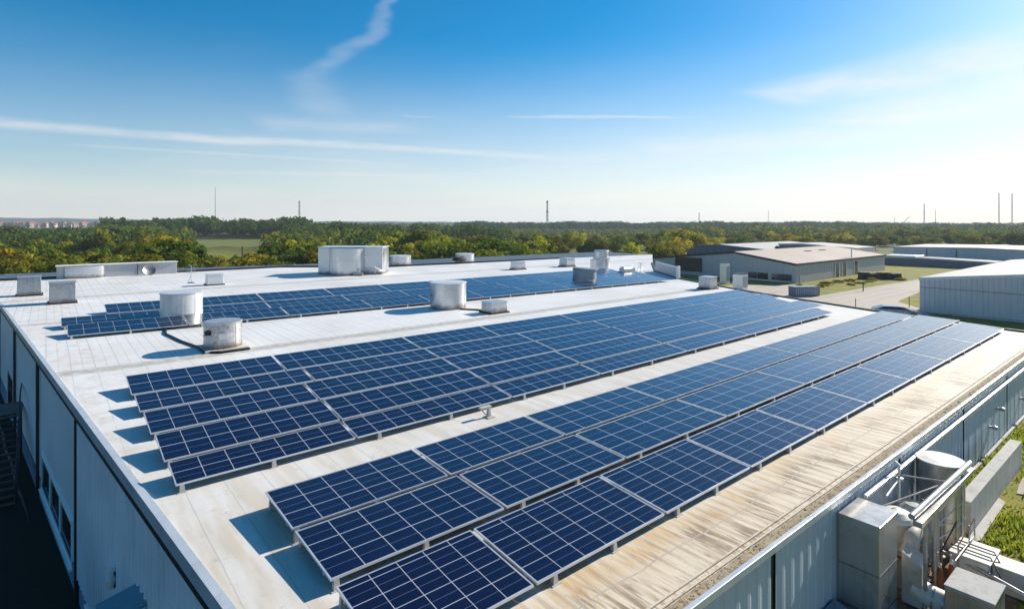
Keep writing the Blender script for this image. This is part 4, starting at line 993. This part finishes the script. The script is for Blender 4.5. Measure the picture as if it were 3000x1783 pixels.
# ------------------------------------------------------------------ hills, town, fields
def hills(name, spec, seed):
    rr = random.Random(seed); mb = MB()
    for (px0,px1,Z,ytop,depth) in spec:
        n = 60; prev = None
        for i in range(n+1):
            t = i/n; px = lerp(px0,px1,t); k = math.sin(math.pi*min(1,max(0,t)))**.5
            top = ZC+(HY-ytop)*Z/F; hz = max(.5, top*k + math.sin(i*.9+Z)*1.2+rr.uniform(-.8,.8))
            col = []
            for s_,hf in ((0,0),(.35,.75),(.6,1.0),(1.0,.2)):
                q = polar((px-CX)/F, Z+(s_-.6)*depth); col.append((q[0],q[1],hz*hf-.5))
            if prev:
                for a in range(3): mb.face([prev[a],col[a],col[a+1],prev[a+1]],0,True)
            prev = col
    tag(mb.build(name, M['hill']), kind='structure')
hills('hills', [(-700,560,2900,530.5,1200),(200,1350,2700,539.3,800),(1500,2350,2800,540.5,900),(2000,3300,2900,544,700)], 3)
def town():
    rr = random.Random(9); proto = None
    for i in range(44):
        px = rr.uniform(-40,150) if i < 38 else rr.uniform(150,215); Z = rr.uniform(1150,1500)
        q = polar((px-CX)/F, Z); w, d, h = rr.uniform(7,11), rr.uniform(6,9), rr.uniform(2.5,6.0)
        root = empty('house', (q[0],q[1],4.0), rr.uniform(0,3.1)); tag(root, 'small pink walled red roofed house in the distant town beyond the woods', 'house', 'houses of the distant town')
        mb = MB(); mb.box(-w/2,w/2,-d/2,d/2,-5,h); mb.build('wall', M['house_wall'], root)
        mb = MB(); e = .5
        A_ = [(-w/2-e,-d/2-e,h),(w/2+e,-d/2-e,h),(w/2+e,d/2+e,h),(-w/2-e,d/2+e,h)]; r0,r1 = (-w/2-e,0,h+d*.4),(w/2+e,0,h+d*.4)
        mb.face([A_[0],A_[1],r1,r0]); mb.face([A_[2],A_[3],r0,r1]); mb.face([A_[1],A_[2],r1]); mb.face([A_[3],A_[0],r0]); mb.build('roof', M['house_roof'], root)
town()
def far_slab(name, px0, px1, Z0, Z1, mat):
    mb = MB(); n = 14
    for i in range(n):
        a, b = lerp(px0,px1,i/n), lerp(px0,px1,(i+1)/n)
        z0a = Z0+8*math.sin(i*1.3); z0b = Z0+8*math.sin((i+1)*1.3)
        P_ = [polar((a-CX)/F,z0a),polar((b-CX)/F,z0b),polar((b-CX)/F,Z1),polar((a-CX)/F,Z1)]
        mb.face([(x,y,.05) for x,y in P_])
    tag(mb.build(name, mat), kind='structure')
far_slab('field', 440, 690, 275, 402, surf('pale_meadow', (.15,.17,.045), .9, 0, .25, .05, 0, (.24,.20,.08), .5, 0, .1))
far_slab('field', 1130, 1720, 380, 660, surf('dry_heath', (.13,.115,.045), .9, 0, .35, .04, 0, (.06,.075,.03), .6, 0, .1))

# ------------------------------------------------------------------ trees
def crown_mesh(name, seed, n, size, shape='round'):
    rng = np.random.default_rng(seed); rr = random.Random(seed)
    lobes = []
    for k in range(13):
        a = rr.uniform(0,6.28); z = rr.uniform(.28,.86); rad = (.36*math.sin(math.pi*min(.97,(z-.12)/.95))+.05)*rr.uniform(.4,1.1)
        if shape == 'tall': rad *= .7
        lobes.append((math.cos(a)*rad, math.sin(a)*rad, z, rr.uniform(.13,.23)*(1.1-.4*z)))
    lobes.append((0,0,.55,.27)); lobes.append((rr.uniform(-.05,.05),0,.85,.14))
    L_ = np.array(lobes); wt = L_[:,3]**2; wt /= wt.sum()
    idx = rng.choice(len(L_), n, p=wt); d = rng.normal(size=(n,3)); d /= np.linalg.norm(d,axis=1)[:,None]
    rad = L_[idx,3]*rng.uniform(.72,1.12,n)
    P_ = L_[idx,:3] + d*rad[:,None]*np.array([1,1,.85])
    P_[:,2] = np.maximum(P_[:,2], .10)
    nrm = d+rng.normal(0,.28,(n,3))+np.array([0,0,.15]); nrm /= np.linalg.norm(nrm,axis=1)[:,None]
    t1 = np.cross(nrm, rng.normal(size=(n,3))); t1 /= np.linalg.norm(t1,axis=1)[:,None]; t2 = np.cross(nrm,t1)
    s_ = size*rng.uniform(.6,1.4,n)[:,None]; q = s_*rng.uniform(.5,.9,n)[:,None]
    V = np.stack([P_-t1*s_-t2*q*.4, P_+t1*s_*.2-t2*q, P_+t1*s_+t2*q*.3, P_-t1*s_*.1+t2*q],1)
    return V   # (n,4,3) in units of tree height
def quads_to_mesh(name, V, mat, tint=None):
    n = len(V); me = bpy.data.meshes.new(name); me.vertices.add(n*4); me.loops.add(n*4); me.polygons.add(n)
    me.vertices.foreach_set('co', V.reshape(-1)); me.loops.foreach_set('vertex_index', np.arange(n*4)); me.polygons.foreach_set('loop_start', np.arange(n)*4)
    me.materials.append(mat)
    if tint is not None:
        a = me.attributes.new('tint','FLOAT_COLOR','FACE'); a.data.foreach_set('color', np.c_[tint,np.ones(n)].ravel().astype(np.float32))
    me.update(); return me
def trunk_mesh(seed):
    rr = random.Random(seed); mb = MB()
    mb.tube([(0,0,-.02),(.005,0,.2),(-.01,.01,.45),(0,0,.75)],[.028,.022,.016,.006],8)
    for k in range(6):
        a = rr.uniform(0,6.28); z = rr.uniform(.22,.55); r1 = rr.uniform(.16,.3)
        mb.tube([(0,0,z),(math.cos(a)*r1*.5,math.sin(a)*r1*.5,z+.1),(math.cos(a)*r1,math.sin(a)*r1,z+.24)],[.012,.008,.003],6)
    return mb
KINDS = ['yellow','olive','green','orange']
protos = []
for k in range(6):
    V = crown_mesh('crown', 20+k, 2600, .030, 'tall' if k == 4 else 'round')
    root = empty('tree', (0,0,0))
    me = quads_to_mesh('crown', V, LEAF['olive']); o = bpy.data.objects.new('crown', me); COL.objects.link(o); o.parent = root
    trunk_mesh(k).build('trunk', M['bark'], root)
    protos.append(root)
used = set()
LAB = {'yellow':'bushy tree turning yellow in the belt of trees beyond the roofs','olive':'olive green bushy tree in the belt of trees beyond the roofs',
       'green':'dark green bushy tree in the belt of trees beyond the roofs','orange':'amber tinged bushy tree in the belt of trees beyond the roofs'}
def place_tree(x, y, h, kind, label=None, wide=1.0, group='trees in the belt beyond the roofs'):
    i = rnd.randrange(6); p = protos[i]
    if i in used: r = copy_tree(p)
    else: r = p; used.add(i)
    r.location = (x,y,0); r.rotation_euler = (0,0,rnd.uniform(0,6.28)); r.scale = (h*wide,h*wide,h)
    tag(r, label or LAB[kind], 'tree', group)
    for ch in r.children:
        if ch.name.startswith('crown'):
            ch.material_slots[0].link = 'OBJECT'; ch.material_slots[0].material = LEAF[kind]
    return r
def blocked(x, y):     # inside a building or on the annex
    return (60 < x < 250 and -30 < y < 62) or (84 < x < 218 and 40 < y < 121) or (x < 92 and y < 92 and x > -14 and y > 0)
def pick(w): return rnd.choices(KINDS, w)[0]
def belt(n, xa, xb, Za, Zb, ha, hb, w, wide=1.25):
    k = tries = 0
    while k < n and tries < n*30:
        tries += 1; t = (k+rnd.random())/n if tries < n*3 else rnd.random(); xz = lerp(xa,xb,t); Z = rnd.uniform(Za,Zb)
        x,y = polar(xz,Z)
        if blocked(x,y): continue
        if -.56 < xz < -.43 and Z > 118: k += 1; continue
        h = rnd.uniform(ha,hb)*(.92+.16*math.sin(xz*23+Z*.03))*(rnd.uniform(.8,1.15))
        if -.57 < xz < -.42: h = min(h, 6.7)
        place_tree(x,y,h,pick(w),None,wide*rnd.uniform(.85,1.2)); k += 1
belt(38, -.95,-.60, 88,118, 6.4,8.0, (5,4,2,0))
belt(44, -.62,-.22, 100,128, 6.4,8.4, (3,5,3,0))
belt(34, -.95,-.22, 125,175, 7.0,9.0, (2,4,4,0))
belt(40, -.25,.26, 118,170, 7.2,9.2, (2,6,3,0))
belt(44, -.22,.34, 175,250, 7.0,9.0, (1,6,3,0))
belt(58, .26,1.0, 232,290, 6.2,8.4, (1,6,3,1), 1.35)
belt(40, .30,1.0, 290,360, 6.5,8.6, (1,5,4,0), 1.35)
for px,Z,h in ((1727,205,5.4),): 
    q = polar((px-CX)/F,Z); place_tree(q[0],q[1]+0,h,'orange','small amber tree just left of the pale roofed hall behind the warehouse',1.5)
for (px,Z,h,kd) in ((1610,148,7.4,'olive'),(1632,155,7.0,'olive'),(1648,165,8.2,'yellow')):
    q = polar((px-CX)/F,Z); place_tree(q[0],q[1],h,kd,None,1.2)
# shrubs on the grass at the right
def shrub(u,v,h,w,label):
    V = crown_mesh('shrub', int(u*7), 700, .075)*np.array([w,w,h]); me = quads_to_mesh('shrub', V, LEAF['yellow'])
    o = bpy.data.objects.new('shrub', me); COL.objects.link(o); o.location = (u,v,-.1*h); tag(o, label, 'shrub', 'shrubs on the grass by the warehouse')
for i in range(16):
    shrub(108+i*2.2+rnd.uniform(-1,1), 47.5-i*.35+rnd.uniform(-2.0,2.0), rnd.uniform(.35,.75), rnd.uniform(1.5,3), 'low weedy shrub on the grass verge before the gabled warehouse')

def forest(name, label, n, bands, seed, protosN=10, quads=70, qsize=.085):
    rng = np.random.default_rng(seed); P = [crown_mesh('f', 100+seed*20+k, quads, qsize, 'tall' if k%3==0 else 'round') for k in range(protosN)]
    Vs, Ts = [], []
    for (xa,xb,Za,Zb,ha,hb,cols,wide,cnt) in bands:
        for k in range(cnt):
            xz = rng.uniform(xa,xb); Z = Za+(Zb-Za)*rng.random()**.8; x,y = polar(xz,Z)
            if blocked(x,y) or (-.57+.02*math.sin(Z*.11) < xz < -.42+.015*math.sin(Z*.07) and Z < 398 and rng.random() > .03): continue
            h = rng.uniform(ha,hb)*(1+.09*math.sin(xz*31+Z*.013)+.05*math.sin(xz*77)); a = rng.uniform(0,6.28)
            c,s = math.cos(a),math.sin(a); w = h*wide*rng.uniform(.85,1.2)
            V = P[rng.integers(protosN)]; X = (V[...,0]*c-V[...,1]*s)*w+x; Y = (V[...,0]*s+V[...,1]*c)*w+y; Zz = V[...,2]*h
            Vs.append(np.stack([X,Y,Zz],-1)); cc = np.array(cols[rng.integers(len(cols))])*rng.uniform(.9,1.7)
            Ts.append(np.repeat(cc[None],len(V),0))
    me = quads_to_mesh(name, np.concatenate(Vs), M['forest'], np.concatenate(Ts))
    o = bpy.data.objects.new(name, me); COL.objects.link(o); tag(o, label, 'forest', kind='stuff')
DK = [(.03,.065,.016),(.04,.075,.016),(.055,.09,.018)]; MD = [(.07,.11,.018),(.10,.13,.02),(.055,.095,.018)]; YL = [(.20,.19,.025),(.15,.16,.022),(.11,.14,.02),(.26,.21,.022)]
BL = [(.018,.058,.045),(.022,.066,.048),(.03,.078,.048)]
forest('dark_forest', 'dense dark wood on the left below the hair thin mast', 0, [
   (-.72,-.36,402,560,12.5,16.5,DK,.75,620), (-1.0,-.70,230,420,7.0,9.6,MD+DK,.9,420), (-.74,-.56,190,400,7.5,10.5,MD+YL[:1],.9,260),
   (-.40,-.16,300,480,9.0,12.2,DK+MD,.8,420), (-.44,-.12,185,300,6.5,9.5,YL+MD,.9,200), (-.16,.0,280,520,8.0,10.5,MD+DK,.8,260)], 1)
forest('pine_forest', 'straight edged blue green pine wood along the middle skyline', 0, [
   (-.10,.66,665,900,11.4,13.2,BL,.55,1500), (-.16,.34,265,660,3.0,6.0,YL+MD,1.2,620)], 2)
forest('mixed_forest', 'blue green and yellowing woods behind the sheds on the right', 0, [
   (.28,1.05,355,470,7.0,9.4,MD+YL+DK,.95,620), (.30,1.05,470,900,8.5,11.4,DK+BL,.9,1100), (-.95,1.05,950,2000,9,12,BL,1.0,1300)], 3)
